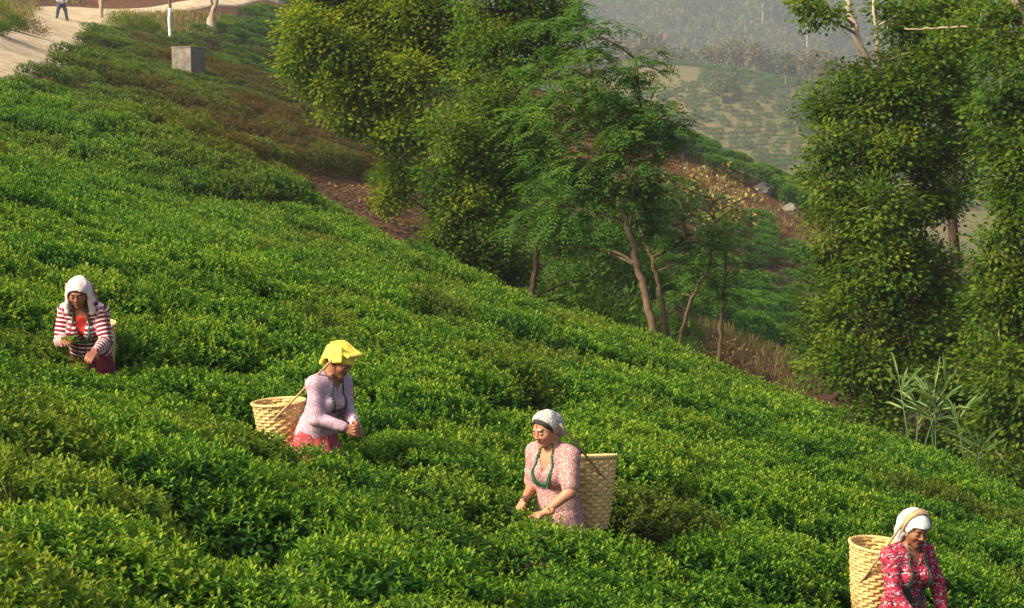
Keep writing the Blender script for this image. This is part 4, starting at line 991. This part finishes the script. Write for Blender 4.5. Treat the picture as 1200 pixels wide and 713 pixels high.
def person(c):
    """c: dict with px, d, rz, lean, head pitch/yaw, wrists, clothing"""
    x, y = (c['px'] - 600) / F * c['d'], c['d']; z = H1(x, y) + c.get('lift', 0)
    S = c.get('scale', 1.0)
    root = empty('person', (x, y, z), c['rz']); root.scale = (S, S, S); tag(root, c['label'], 'person', c.get('group'))
    th = math.radians(c['lean']); pel = np.array([0, 0, .82]); sp = np.array([0, math.sin(th), math.cos(th)]); ft = np.array([0, math.cos(th), -math.sin(th)])
    X = np.array([1., 0, 0])
    P = lambda s, f=0.0, r=0.0: pel + sp * s + ft * f + X * r
    neck = P(.47, .01); hp = math.radians(c['hpitch']); hy = math.radians(c.get('hyaw', 0)); hr = math.radians(c.get('hroll', 0))
    fw0 = np.array([math.sin(hy) * math.cos(hp), math.cos(hy) * math.cos(hp), -math.sin(hp)]); up0 = np.array([math.sin(hy) * math.sin(hp) + math.sin(hr), math.cos(hy) * math.sin(hp), math.cos(hp)])
    HR = R_axis(up0, fw0); hc = neck + nrm(sp * .7 + HR[:, 2] * .5 + np.array([0, .25, 0])) * .155
    inv = lambda p: (p - hc) @ HR
    sw = c.get('shoulder', .145); sh = [P(.425, 0, s * sw) for s in (-1, 1)]
    el, wr = [], []
    for k, s in enumerate((-1, 1)):
        w = np.array(c['wrist'][k], float); v = w - sh[k]; L = np.linalg.norm(v); L1, L2 = .25, .225
        if L > (L1 + L2) * .985: w = sh[k] + v / L * (L1 + L2) * .985; v = w - sh[k]; L = np.linalg.norm(v)
        a = (L1 ** 2 - L2 ** 2 + L * L) / (2 * L); hgt = math.sqrt(max(L1 ** 2 - a * a, 0))
        hint = np.array(c.get('hint', [(-.8, -.5, -.5), (.8, -.5, -.5)])[k]); dv = v / L; pv = nrm(hint - dv * (hint @ dv))
        el.append(sh[k] + dv * a + pv * hgt); wr.append(w)
    man = c.get('man', False)
    torso = [(P(.02), P(.16), .15, .125, ft, 1.3), (P(.16), P(.36), .125, .135, ft, 1.32), (P(.40, 0, -.1), P(.40, 0, .1), .075, .075, ft, 1.1), (P(.42, -.005, -.15), P(.46, .0, -.04), .05, .05), (P(.42, -.005, .15), P(.46, 0, .04), .05, .05)]
    if not man: torso += [(P(.29, .075, -.065), P(.30, .085, -.06), .062, .058), (P(.29, .075, .065), P(.30, .085, .06), .062, .058)]
    arms = []
    for k in (0, 1): arms += [(sh[k], el[k], .048, .040), (el[k], wr[k], .040, .026)]
    legs = []
    st = c.get('stance', .09)
    for s in (-1, 1):
        hip = np.array([s * .085, 0, .80]); kn = np.array([s * (.085 + st) / 2 * 1.1, .02, .44]); an = np.array([s * st, -.01, .07])
        legs += [(hip, kn, .085, .055), (kn, an, .052, .036), (an + [0, -.02, -.035], an + [0, .15, -.045], .032, .026)]
    skin = np.array(c.get('skin', (.36, .17, .095)))
    # body: trunk and limbs, then head and hands at a finer grain, all one mesh
    mb_V, mb_Q, mb_C = [], [], []; nb = 0
    def put(V, Q, C):
        nonlocal nb
        mb_V.append(V); mb_Q.append(Q + nb); mb_C.append(np.broadcast_to(C, (len(V), 3))); nb += len(V)
    bprims = torso + arms + legs + [(neck - sp * .04, hc - HR[:, 2] * .05, .05, .046)]
    pts = np.concatenate([[q[0], q[1]] for q in bprims]); lo, hi = pts.min(0) - .2, pts.max(0) + .2; lo[2] = -.02
    V, Q = surf_net(lambda p: union(p, bprims, .03), lo, hi, .014); put(V, Q, skin)
    def head_sdf(q):
        ab = np.abs(q[:, 0:1]); qm = np.concatenate([ab, q[:, 1:]], 1)
        d = s_ell(q, [0, -.012, .022], [.073, .092, .084]); d = smin(d, s_ell(q, [0, .028, -.035], [.057, .06, .074]), .03)
        d = smin(d, s_ell(qm, [.034, .055, -.022], [.028, .03, .026]), .02); d = smin(d, s_cap(q, [0, .066, -.09], [0, .064, -.094], .021, .02), .025)
        d = smin(d, s_cap(q, [-.03, .078, .026], [.03, .078, .026], .011, .011), .015)
        sock = s_ell(qm, [.031, .100, .006], [.017, .016, .011]); d = -smin(-d, sock, .012)
        d = smin(d, s_ell(qm, [.031, .079, .005], [.0135, .0125, .0115]), .004)
        d = smin(d, s_cap(q, [0, .086, .012], [0, .104, -.020], .007, .0105), .010); d = smin(d, s_ell(qm, [.012, .094, -.024], [.008, .009, .007]), .006)
        d = smin(d, s_cap(q, [-.017, .082, -.053], [.017, .082, -.053], .0075, .0075), .006); d = smin(d, s_cap(q, [-.014, .081, -.064], [.014, .081, -.064], .0075, .0075), .005)
        d = smin(d, s_ell(qm, [.075, -.012, -.004], [.011, .021, .031]), .01)
        return smin(d, s_cap(q, [0, -.02, -.06], [0, -.03, -.13], .047, .05), .03)
    V, Q = surf_net(head_sdf, [-.1, -.12, -.135], [.1, .125, .118], .0048)
    C = np.tile(skin, (len(V), 1)); ab = np.abs(V[:, 0])
    def paint(msk, col, k=1.0): C[msk] = C[msk] * (1 - k) + np.array(col) * k
    paint((V[:, 1] > .07) & (np.hypot(ab / .022, (V[:, 2] + .0585) / .0115) < 1), (.34, .07, .06), .75)
    paint((V[:, 1] > .07) & (np.abs(V[:, 2] + .0585) < .0025) & (ab < .02), (.06, .015, .012))
    paint((V[:, 1] > .06) & (np.hypot((ab - .036) / .03, (V[:, 2] + .028) / .022) < 1), (.46, .16, .09), .3)
    paint((V[:, 1] > .06) & (np.abs(V[:, 2] - .029 + (ab - .03) ** 2 * 6) < .0042) & (ab > .012) & (ab < .05), (.02, .014, .012), .9)
    paint((V[:, 1] > .06) & (np.hypot((ab - .031) / .0145, (V[:, 2] - .001) / .0045) < 1), (.03, .018, .014), .9)
    paint((V[:, 1] > .06) & (np.hypot((ab - .026) / .003, (V[:, 2] - .001) / .002) < 1), (.5, .45, .4))
    if c.get('tika'): paint((V[:, 1] > .05) & (np.hypot(V[:, 0] / .007, (V[:, 2] - .055) / .014) < 1), (.5, .03, .02))
    put(hc + V @ HR.T, Q, C)
    for k, s in enumerate((-1, 1)):
        a = nrm(np.array(c['hdir'][k], float)) if 'hdir' in c else nrm(wr[k] - el[k])
        n0 = np.array(c['palm'][k], float) if 'palm' in c else np.array([-s * .8, -.1, -.5]); n0 = nrm(n0 - a * (n0 @ a)); b = np.cross(a, n0) * s
        hb = wr[k]; pr = []
        cl = c.get('curl', .55)
        for q, (o, L) in enumerate(((-.030, .066), (-.010, .075), (.010, .070), (.028, .056))):
            k0 = hb + a * .085 + b * o; pr.append((hb + a * .01 + b * o * .55, k0, .0155, .0125))
            d = a; p0 = k0; ang = 0
            for seg, (fr, r0, r1) in enumerate(((.42, .0105, .0095), (.32, .0095, .0085), (.26, .0085, .007))):
                ang += cl * (.7 + .12 * q) * (1.0 if seg else .6); d = a * math.cos(ang) + n0 * math.sin(ang); p1 = p0 + d * L * fr; pr.append((p0, p1, r0, r1)); p0 = p1
        t0 = hb + a * .03 - b * .026; t1 = t0 + nrm(a * .7 - b * .55 + n0 * .45) * .036; t2 = t1 + nrm(a * .8 - b * .05 + n0 * .6) * .028
        pr += [(hb + a * .005, t0, .02, .0155), (t0, t1, .0135, .011), (t1, t2, .011, .0085), (hb - a * .05, hb + a * .01, .026, .022)]
        pts = np.concatenate([[q[0], q[1]] for q in pr])
        V, Q = surf_net(lambda p: union(p, pr, .006), pts.min(0) - .03, pts.max(0) + .03, .0048); put(V, Q, skin * np.array([1.05, 1.0, .95]))
    body = obj('body', mesh_np('body', np.concatenate(mb_V), [np.concatenate(mb_Q)], {'col': np.concatenate(mb_C)}, True), M['skin'], root)
    def hmesh(nm, fn, lo, hi, h, mat, par=root):
        V, Q = surf_net(fn, lo, hi, h); V = hc + V @ HR.T
        return obj(nm, mesh_np(nm, V, [Q], None, True), mat, par)
    # hair
    def hair(q):
        d = s_ell(q, [0, -.014, .026], [.082, .099, .090]); d = smin(d, s_ell(q, [0, -.10, -.02], [.045, .04, .045]), .03)
        face = .058 - q[:, 1] + (q[:, 2] - .055) * .55
        side = np.maximum(q[:, 1] - .012 + np.maximum(q[:, 2], -.05) * -.4, -(q[:, 2] - .05))
        return np.maximum(np.maximum(d, -face * .8), np.maximum(-(.02 - q[:, 1] + np.maximum(q[:, 2] - .0, 0) * .8), -1) * 1.0)
    if not man: hmesh('hair', hair, [-.11, -.16, -.1], [.11, .12, .13], .0065, M['hair'])
    # upper garment
    sl = c.get('sleeve', 1.0)
    g = [(a_, b_, ra + .014, rb + .014, *ex) for (a_, b_, ra, rb, *ex) in torso]
    g.append((P(-.10), P(.06), .185, .16, ft, 1.25))
    slv = []
    for k in (0, 1):
        if sl >= 1: slv += [(sh[k], el[k], .064, .056), (el[k], el[k] + (wr[k] - el[k]) * .93, .055, .040)]
        else: slv += [(sh[k], sh[k] + (el[k] - sh[k]) * sl, .066, .064)]
    def blouse(p):
        d = smin(union(p, g, .03), union(p, slv, .02), .022) + fold(p, .0035, 1.0)
        q = p - neck; f = q @ ft; u = q @ sp
        cut = s_cap(p, P(.44, .03), P(.70, .03), .062, .11)
        d = np.maximum(d, -cut)
        vw, vd = c.get('vneck', (.045, .10))
        wedge = np.maximum(np.abs(p @ X) - np.maximum(vw * (1 + (u + .02) / vd), 0), np.maximum(-(f - .0), -(u + vd + .02)))
        d = np.maximum(d, -wedge)
        lowz = (p - pel) @ sp
        return np.maximum(d, -(lowz + c.get('hem', .10)))
    pts = np.concatenate([[q[0], q[1]] for q in g + slv]); V, Q = surf_net(blouse, pts.min(0) - .22, pts.max(0) + .14, .0105)
    su = (V - pel) @ sp; sv = np.arctan2(V @ X, V @ ft - pel @ ft) * .18
    dt = union(V, g, .01)
    for k in (0, 1):
        ds = union(V, slv[k * (len(slv) // 2):(k + 1) * (len(slv) // 2)], .005); u1 = nrm(el[k] - sh[k]); u2 = nrm(wr[k] - el[k])
        a1 = (V - sh[k]) @ u1; a2 = np.linalg.norm(el[k] - sh[k]) + (V - el[k]) @ u2; dd1 = s_cap(V, sh[k], el[k], .06, .055); dd2 = s_cap(V, el[k], wr[k], .055, .04)
        al = np.where(dd1 < dd2, a1, a2); on = (ds < dt - .004)
        ref = nrm(np.cross(u1, ft)); ref2 = np.cross(u1, ref)
        su = np.where(on, al, su); sv = np.where(on, np.arctan2((V - sh[k]) @ ref, (V - sh[k]) @ ref2) * .06, sv)
    obj(c.get('top_name', 'blouse'), mesh_np('upper_garment', V, [Q], {'su': su, 'sv': sv}, True), M[c['top']], root)
    if c.get('inner'):
        ins_ = [(a_, b_, ra + .006, rb + .006, *ex) for (a_, b_, ra, rb, *ex) in torso]
        V, Q = surf_net(lambda p: np.maximum(union(p, ins_, .03), -s_cap(p, P(.47, .05), P(.70, .05), .055, .08)), pts.min(0) - .1, pts.max(0) + .1, .012)
        obj('undershirt', mesh_np('undershirt', V, [Q], None, True), M[c['inner']], root)
    # lower garment
    if man:
        lg = [(a_, b_, ra + .02, rb + .03) for (a_, b_, ra, rb) in legs if ra > .04] + [(P(-.05), P(.06), .165, .155, ft, 1.25)]
        V, Q = surf_net(lambda p: np.maximum(union(p, lg, .03) + fold(p, .004, .8), .06 - p[:, 2]), [-.4, -.3, 0], [.4, .3, 1.0], .016); obj('trousers', mesh_np('trousers', V, [Q], None, True), M['jeans'], root)
        for s in (-1, 1):
            an = np.array([s * st, -.01, .07]); V, Q = surf_net(lambda p: np.maximum(s_cap(p, an + [0, -.03, -.03], an + [0, .16, -.035], .046, .04), .004 - p[:, 2]), an - [.1, .15, .08], an + [.1, .3, .1], .01); obj('shoe', mesh_np('shoe', V, [Q], None, True), M['hair'], root)
    else:
        lg = [(P(-.02), np.array([0, .0, .62]), .178, .215, ft, 1.22), (np.array([0, 0, .62]), np.array([0, 0, .12]), .215, .26, ft, 1.1)]
        def skirt(p):
            a = np.arctan2(p[:, 1], p[:, 0]); d = union(p, lg, .03) + .010 * np.sin(a * 13 + 2 * np.sin(p[:, 2] * 5)) * np.clip((.95 - p[:, 2]) * 1.5, 0, 1) + fold(p, .003, .7)
            return np.maximum(d, .07 - p[:, 2])
        V, Q = surf_net(skirt, [-.36, -.36, .04], [.36, .36, 1.12], .014); obj('skirt', mesh_np('skirt', V, [Q], None, True), M[c['skirt']], root)
    # headwear
    hw_ = c.get('scarf')
    if hw_ == 'hood':
        def f(q):
            d = s_ell(q, [0, -.016, .020], [.096, .118, .108]); d = smin(d, s_cap(q, [0, -.05, -.02], [0, -.075, -.17], .092, .125, np.array([0, 1., 0]), 1.0), .05)
            ab = np.abs(q[:, 0]); qm = np.column_stack([ab, q[:, 1:]])
            d = smin(d, s_cap(qm, [.082, .02, -.02], [.098, .035, -.155], .022, .03), .03) + fold(q, .003, 1.6)
            return np.maximum(np.maximum(d, -s_cap(q, [0, .035, -.012], [0, .30, -.035], .077, .10)), -s_cap(q, [0, .03, -.03], [0, .05, -.26], .074, .085))
        hmesh('head_shawl', f, [-.18, -.24, -.24], [.18, .16, .17], .0075, M['pinkwhite'])
    elif hw_ == 'yellow':
        def f(q):
            d = s_ell(q, [0, -.012, .026], [.093, .112, .102]); d = np.maximum(d, -(q[:, 2] - .012 - (-q[:, 1] + .02) * -.25)); 
            d = smin(d, s_box(q, np.array([0, .005, .108]), [.086, .105, .014], .012), .03)
            ab = (q[:, 0])
            flap = s_box(q @ np.array([[1, 0, 0], [0, .87, -.5], [0, .5, .87]]), np.array([.093, .035, .062]), [.013, .062, .062], .011); d = smin(d, flap, .02)
            back = s_box(q, np.array([0, -.105, -.005]), [.075, .016, .085], .014); d = smin(d, back, .03)
            return d + fold(q, .0025, 1.7)
        hmesh('headcloth', f, [-.14, -.16, -.12], [.14, .16, .16], .007, M['yellow'])
    elif hw_ == 'band':
        def f(q):
            d = s_ell(q, [0, -.016, .026], [.090, .108, .099]); d = smin(d, s_cap(q, [0, -.09, .0], [0, -.125, -.085], .07, .045), .03)
            return np.maximum(d + fold(q, .002, 1.8), (q[:, 1] - .030) - (q[:, 2] - .06) * .5) 
        hmesh('headscarf', lambda q: np.maximum(f(q), -(q[:, 2] + .02 + np.maximum(-q[:, 1] - .02, 0) * 1.4)), [-.13, -.22, -.16], [.13, .13, .15], .007, M['scarfgrey'])
    elif hw_ == 'white':
        def f(q):
            d = s_ell(q, [0, -.014, .028], [.094, .114, .102]); d = smin(d, s_cap(q, [0, -.085, -.0], [0, -.105, -.12], .075, .06), .03)
            d = smin(d, s_cap(np.column_stack([np.abs(q[:, 0]), q[:, 1:]]), [.075, -.005, .02], [.075, -.03, -.10], .02, .016), .02) + fold(q, .003, 1.7)
            d = np.maximum(d, -(q[:, 2] - .050 + np.maximum(.065 - q[:, 1], 0) * 2.2))
            return d
        hmesh('headscarf', f, [-.14, -.22, -.22], [.14, .15, .17], .007, M['whitecloth'])
    elif man:
        hmesh('hair', lambda q: np.maximum(s_ell(q, [0, -.016, .028], [.082, .1, .09]), -(.04 - q[:, 1] + (q[:, 2] - .05)) * .8), [-.11, -.14, -.08], [.11, .12, .13], .008, M['hair'])
    # necklace: strands of beads lying on the chest
    if c.get('beads'):
        mat, w0, dep, ns, br = c['beads']; mbn = MB()
        import bmesh
        bm = bmesh.new(); bmesh.ops.create_icosphere(bm, subdivisions=1, radius=1); sv_ = np.array([v.co for v in bm.verts]); sf = np.array([[v.index for v in f_.verts] for f_ in bm.faces]); bm.free()
        full = lambda p: np.minimum(blouse(p), union(p, torso + [bprims[-1]], .03))
        for k in range(ns):
            aa = np.linspace(-1, 1, 54)
            ab_ = np.abs(aa); xs = np.sign(aa) * np.where(ab_ < .6, (w0 + .008 * k) * np.minimum(1, ab_ / .6) ** .6, (w0 + .008 * k) + (.046 - w0 - .008 * k) * (ab_ - .6) / .4)
            us = .515 - (dep + .06) * (1 + .07 * k) * (1 - ab_ ** 1.9)
            p = pel + np.outer(us, sp) + np.outer(xs, X) + ft * .35
            for _ in range(26): p = p - np.outer(np.clip(full(p) - br * .8, -.02, .03), ft)
            p = p[(p - pel) @ ft > -.02]
            for q in p: mbn.add(sv_ * br + q, None, sf)
        o = obj('necklace', mbn.mesh('necklace'), M[mat], root); o['kind'] = 'stuff'
    if c.get('bangle') is not None:
        k = c['bangle']; d = nrm(wr[k] - el[k]); ce = wr[k] - d * .035; r1 = nrm(np.cross(d, [0.1, .2, 1])); r2 = np.cross(d, r1); aa = np.linspace(0, 2 * np.pi, 19)
        mbn = MB(); mbn.tube(ce + np.outer(np.cos(aa), r1) * .034 + np.outer(np.sin(aa), r2) * .034, .005, 6, False); obj('bangle', mbn.mesh('bangle'), M['bangle'], root)
    bpy.context.view_layer.update()
    mw = np.array(Matrix.Translation((x, y, z)) @ Matrix.Rotation(c['rz'], 4, 'Z') @ Matrix.Scale(S, 4))
    tow = lambda p: (np.asarray(p, float) @ mw[:3, :3].T) + mw[:3, 3]
    return dict(root=root, hc=hc, HR=HR, P=P, sp=sp, ft=ft, wr=wr, tow=tow, body=lambda p: np.minimum(blouse(p), union(p, bprims, .03)))

# ------------------------------------------------------------------ baskets
m, nt, out = mat_new('bamboo_weave')
tc = nd(nt, 'ShaderNodeTexCoord'); mp = nd(nt, 'ShaderNodeMapping'); mp.inputs['Scale'].default_value = (8, 8, 40); nt.links.new(tc.outputs['Object'], mp.inputs[0])
na_ = noise(nt, 2.0, 5, mp.outputs[0]); nb_ = noise(nt, 7, 3, tc.outputs['Object'])
principled(nt, out, mixc(nt, math_n(nt, 'MULTIPLY', nb_, .5), ramp(nt, na_, [(.3, (.50, .32, .11)), (.55, (.70, .51, .21)), (.75, (.78, .62, .31))]), (.46, .28, .10)), .6, na_, .4, .004, .3)
M['bamboo'] = m
def basket_meshes(r0, r1, h, seed):
    """woven conical basket, base radius r0, mouth radius r1"""
    rg = np.random.default_rng(seed); ns = 26; rows = 19; seg = ns * 4
    th = np.linspace(0, 2 * np.pi, seg, endpoint=False)
    prof = lambda t: r0 + (r1 - r0) * t ** .75
    wb = MB()
    for k in range(rows):
        z0 = h * k / rows; z1 = h * (k + .93) / rows; ph = math.pi * (k % 2) + rg.normal(0, .08)
        rad = prof((k + .5) / rows) + .0045 * np.cos(th * ns / 2 + ph) + rg.normal(0, .0008)
        jit = rg.normal(0, .001, seg)
        ring = lambda z, dr: np.column_stack([np.cos(th) * (rad + dr), np.sin(th) * (rad + dr), np.full(seg, z) + jit])
        V = np.concatenate([ring(z0, .0005), ring((z0 + z1) / 2, .003), ring(z1, .0005), ring(z1, -.004), ring(z0, -.004)])
        j = np.arange(seg); j2 = (j + 1) % seg
        wb.add(V, np.concatenate([np.stack([a * seg + j, a * seg + j2, ((a + 1) % 5) * seg + j2, ((a + 1) % 5) * seg + j], 1) for a in range(5)]))
    sb = MB()
    for k in range(ns):
        a = 2 * math.pi * k / ns + math.pi / ns; tt = np.linspace(0, 1, 9); w = .011
        ca, sa = math.cos(a), math.sin(a); tx = np.array([-sa, ca, 0])
        c0 = np.column_stack([ca * prof(tt), sa * prof(tt), tt * h]); nn = np.array([ca, sa, 0]) * .002
        V = np.concatenate([c0 - tx * w - nn, c0 + tx * w - nn, c0 + tx * w + nn, c0 - tx * w + nn]); j = np.arange(8)
        sb.add(V, np.concatenate([np.stack([p_ * 9 + j, q_ * 9 + j, q_ * 9 + j + 1, p_ * 9 + j + 1], 1) for p_, q_ in ((0, 1), (1, 2), (2, 3), (3, 0))]))
    rb = MB(); aa = np.linspace(0, 2 * np.pi, 73)
    for q in range(3):
        pp = np.column_stack([np.cos(aa) * (r1 + .003 + .005 * np.cos(aa * 18 + q * 2.1)), np.sin(aa) * (r1 + .003 + .005 * np.cos(aa * 18 + q * 2.1)), h + .004 + .006 * np.sin(aa * 18 + q * 2.1)])
        rb.tube(pp, .0085, 6, False)
    bb = MB()
    for q in range(-4, 5):
        y_ = q * r0 / 4.6; xr = math.sqrt(max(r0 ** 2 - y_ ** 2, 1e-4)); bb.box((0, y_, .004 + .002 * (q % 2)), (xr, r0 / 10.5, .003)); bb.box((y_, 0, .001 + .002 * (q % 2)), (r0 / 10.5, xr, .003))
    return wb, sb, rb, bb
BK = [q.mesh(nm) for q, nm in zip(basket_meshes(.115, .20, .50, 3), ('woven_wall', 'stakes', 'rim', 'base'))]
for q in BK: q.materials.append(M['bamboo'])
def basket(pr, loc, tilt, label, strap_pts, knots=True, spin=0.0, scale=1.0, side=None):
    """pr: the picker who carries it; loc in her frame; strap_pts: list of polylines in her frame"""
    w = pr['tow'](loc); root = empty('carrying_basket', w, pr['root'].rotation_euler.z + spin); root.rotation_euler.x = 0
    root.rotation_euler = (Matrix.Rotation(pr['root'].rotation_euler.z, 3, 'Z') @ Matrix.Rotation(tilt[0], 3, 'X') @ Matrix.Rotation(tilt[1], 3, 'Y')).to_euler(); scale = scale * pr['root'].scale.x; root.scale = (scale,) * 3
    tag(root, label, 'basket', 'baskets on the pickers\' backs')
    for q, nm in zip(BK, ('woven_wall', 'stakes', 'rim', 'base')):
        o = obj(nm, q, parent=root); o['kind'] = 'stuff'
    MI = np.array((Matrix.Translation(Vector(w)) @ root.rotation_euler.to_matrix().to_4x4() @ Matrix.Scale(scale, 4)).inverted())
    mb = MB()
    for poly in strap_pts:
        p = pr['tow'](np.array(poly)); p = p @ MI[:3, :3].T + MI[:3, 3]
        t = np.linspace(0, len(p) - 1, len(p) * 4); k = np.arange(len(p)); pp = np.stack([np.interp(t, k, p[:, c]) for c in range(3)], 1)
        for _ in range(2): pp[1:-1] = (pp[:-2] + 2 * pp[1:-1] + pp[2:]) / 4
        mb.tube(pp, .009, 6)
    o = obj('head_strap', mb.mesh('head_strap'), M['strap'], root)
    tgt = MI
    return root, MI
def head_band(pr, root, MI, rx, ry, rz, y0, lean, wid=.036, name='head_band', ends=None):
    """flat strap lying over the crown from side to side, in head space: an arch leaning back"""
    hc, HR = pr['hc'], pr['HR']; aa = np.linspace(math.radians(-12), math.radians(192), 30); V = []
    for a in aa:
        for dw, dr in ((-1, 0), (1, 0), (1, .004), (-1, .004)):
            t = np.array([math.cos(a) * (rx + dr), 0, .02 + math.sin(a) * (rz + dr)]); t[1] = y0 + lean * t[2] + dw * wid * .5 * math.cos(.4); t[2] += -dw * wid * .5 * .35 * math.sin(a); V.append(t)
    V = np.array(V); V = pr['tow'](hc + V @ HR.T); V = V @ MI[:3, :3].T + MI[:3, 3]
    n = len(aa); j = np.arange(n - 1) * 4
    Q = np.concatenate([np.stack([j + a, j + (a + 1) % 4, j + 4 + (a + 1) % 4, j + 4 + a], 1) for a in range(4)])
    obj(name, mesh_np(name, V, [Q], None, True), M['strap'], root)
def hpt(pr, x, y, z): return pr['hc'] + pr['HR'] @ np.array([x, y, z])
def strap_poly(pr, loc, tilt, zb, ang, head, scale=1.0, r=.175):
    """from the head band down to the basket's flank at height zb and angle ang (basket frame)"""
    Rm = np.array(Matrix.Rotation(tilt[0], 3, 'X') @ Matrix.Rotation(tilt[1], 3, 'Y')); S = 1.0
    e = np.array(loc) + Rm @ (np.array([math.cos(ang) * r, math.sin(ang) * r, zb]) * scale)
    e2 = np.array(loc) + Rm @ (np.array([math.cos(ang - math.copysign(.9, math.cos(ang)) * 1.0) * r * .97, math.sin(ang - math.copysign(.9, math.cos(ang))) * r * .9, zb - .05]) * scale)
    hpos = hpt(pr, *head); mid = hpos * .5 + e * .5 
    return [hpos, mid, e, e2]

PICK = 'tea pickers among the bushes'
w1 = person(dict(px=103, d=14.6, rz=math.radians(176), scale=.90, lean=27, hpitch=26, hyaw=-4, wrist=[(-.17, .46, .90), (.08, .43, .98)], hint=[(-.35, -.6, -.7), (.4, -.6, -.7)], palm=[(0.3, 0, -1), (-.3, 0, -1)],
                 top='w1', top_name='jacket', skirt='maroon', scarf='hood', inner='redshirt', vneck=(.06, .26), sleeve=1, beads=('beads', .075, .24, 2, .0085), skin=(.25, .105, .055), hem=.08, group=PICK,
                 label='picker in a maroon and white striped jacket with a pale pink shawl over her head'))
w2 = person(dict(px=368, d=13.3, rz=math.radians(-130), scale=.905, lean=20, hpitch=30, hyaw=-6, wrist=[(-.05, .36, .93), (.05, .36, .91)], palm=[(1, 0, -.3), (-1, 0, -.3)], hint=[(-.5, -.6, -.7), (.5, -.6, -.7)],
                 top='w2', skirt='redskirt', scarf='yellow', vneck=(.03, .06), sleeve=1, beads=('beads_dark', .065, .20, 2, .008), skin=(.28, .12, .06), hem=.03, curl=.8, group=PICK,
                 label='picker in a lilac blouse and red skirt with a yellow cloth folded on her head'))
w3 = person(dict(px=655, d=12.6, rz=math.radians(143), scale=.935, lean=9, hpitch=22, hyaw=6, wrist=[(-.10, .30, .88), (.11, .26, .93)], palm=[(.3, 0, -1), (-.8, 0, -.5)], hdir=[(.7, .5, -.25), (-.35, .8, 0)], hint=[(-.9, -.4, -.4), (.3, -.6, -.7)],
                 top='w3', top_name='dress_bodice', skirt='w3', scarf='band', vneck=(.06, .13), sleeve=.82, beads=('beads', .072, .21, 2, .0085), tika=True, bangle=0, skin=(.43, .20, .11), hem=.12, curl=.7, group=PICK,
                 label='picker in a short-sleeved pink print dress with a green bead necklace and speckled headscarf'))
w4 = person(dict(px=1066, d=12.6, rz=math.radians(-152), scale=.965, lean=5, hpitch=22, hyaw=6, wrist=[(-.22, .15, .82), (.12, .28, .86)], hint=[(-.8, -.5, -.4), (.8, -.4, -.4)],
                 top='w4', skirt='w4', scarf='white', vneck=(.04, .09), sleeve=1, beads=('beads_dark', .08, .30, 3, .008), skin=(.25, .105, .055), hem=.12, group=PICK,
                 label='picker in a red print blouse with a white headscarf and dark bead strands'))
# the four baskets
lc, tl = (0.02, -.29, .54), (math.radians(-8), math.radians(4))
b1, mi = basket(w1, lc, tl, 'woven basket showing behind the shoulder of the picker in stripes', [strap_poly(w1, lc, tl, .30, 0.1, (.105, -.06, .05)), strap_poly(w1, lc, tl, .30, math.pi - .1, (-.105, -.06, .05))])
lc, tl = (0.06, -.29, .55), (math.radians(2), math.radians(3))
b2, mi = basket(w2, lc, tl, 'woven basket hanging level behind the picker in the yellow headcloth', [strap_poly(w2, lc, tl, .34, 0.25, (.104, .0, .03)), strap_poly(w2, lc, tl, .34, math.pi - .25, (-.104, .0, .03))], scale=.98)
lc, tl = (-0.03, -.34, .66), (math.radians(5), math.radians(6))
b3, mi = basket(w3, lc, tl, 'tall pale basket on the back of the picker in the pink dress', [strap_poly(w3, lc, tl, .34, 0.2, (.10, -.05, .02)), strap_poly(w3, lc, tl, .34, math.pi - .2, (-.10, -.05, .02))], scale=1.0)
lc, tl = (0.0, -.34, .74), (math.radians(-6), math.radians(-3))
b4, mi = basket(w4, lc, tl, 'golden woven basket on the back of the picker in the white headscarf', [strap_poly(w4, lc, tl, .26, 0.3, (.104, .0, .05)), strap_poly(w4, lc, tl, .26, math.pi - .3, (-.104, .0, .05))], scale=1.0)
head_band(w4, b4, mi, .103, 0, .118, -.0, .1, .045); 
# plucked sprig in the first picker's hand
def sprig(pr, pos, label, seed):
    r = np.random.default_rng(seed); n = 9; b = pr['tow'](pos); az = r.uniform(0, 6.28, n); e_ = r.uniform(.1, 1.0, n)
    D = np.column_stack([np.cos(az) * np.cos(e_), np.sin(az) * np.cos(e_), np.sin(e_)]); V, Q, c = leaf_geo(np.zeros((n, 3)) + r.normal(0, .012, (n, 3)), D, nrm(np.array([0, 0, 1.]) + r.normal(0, .3, (n, 3))), r.uniform(.05, .085, n), r.uniform(.02, .03, n), True)
    o = obj('tea_sprig', mesh_np('tea_sprig', V, [Q], {'lr': np.full(len(V), .85)}), M['tea'], loc=b); o['tint'] = 0.0; o['fresh'] = 0.0; tag(o, label, 'sprig')
sprig(w1, w1['wr'][1] + np.array([-.06, .07, .0]), 'freshly plucked tea leaves in the hand of the picker in stripes', 3)
# the walker on the path
person(dict(px=77, d=103, rz=math.radians(205), scale=1.08, lean=2, hpitch=5, wrist=[(-.2, .12, .86), (.22, .2, .92)], top='greyshirt', top_name='shirt', skirt=None, man=True, vneck=(.03, .05), sleeve=1, stance=.25, skin=(.25, .11, .06), hem=.02,
            label='man in a pale shirt and blue trousers walking on the dirt path'))

# ------------------------------------------------------------------ haze
zmax = float(GZ.max() + 22); zmin = float(GZ.min() - 2.0)
mb = MB(); mb.box((0, 1190, (zmax + zmin) / 2), (1480, 1280, (zmax - zmin) / 2))
m, nt, out = mat_new('haze')
pv = nd(nt, 'ShaderNodeVolumePrincipled'); pv.inputs['Color'].default_value = (.66, .71, .76, 1); pv.inputs['Density'].default_value = .00044; pv.inputs['Anisotropy'].default_value = .2
nt.links.new(pv.outputs[0], out.inputs['Volume'])
tag(obj('haze', mb.mesh('haze', smooth_sh=False), m), 'pale morning haze lying over the valley', 'haze', kind='stuff')
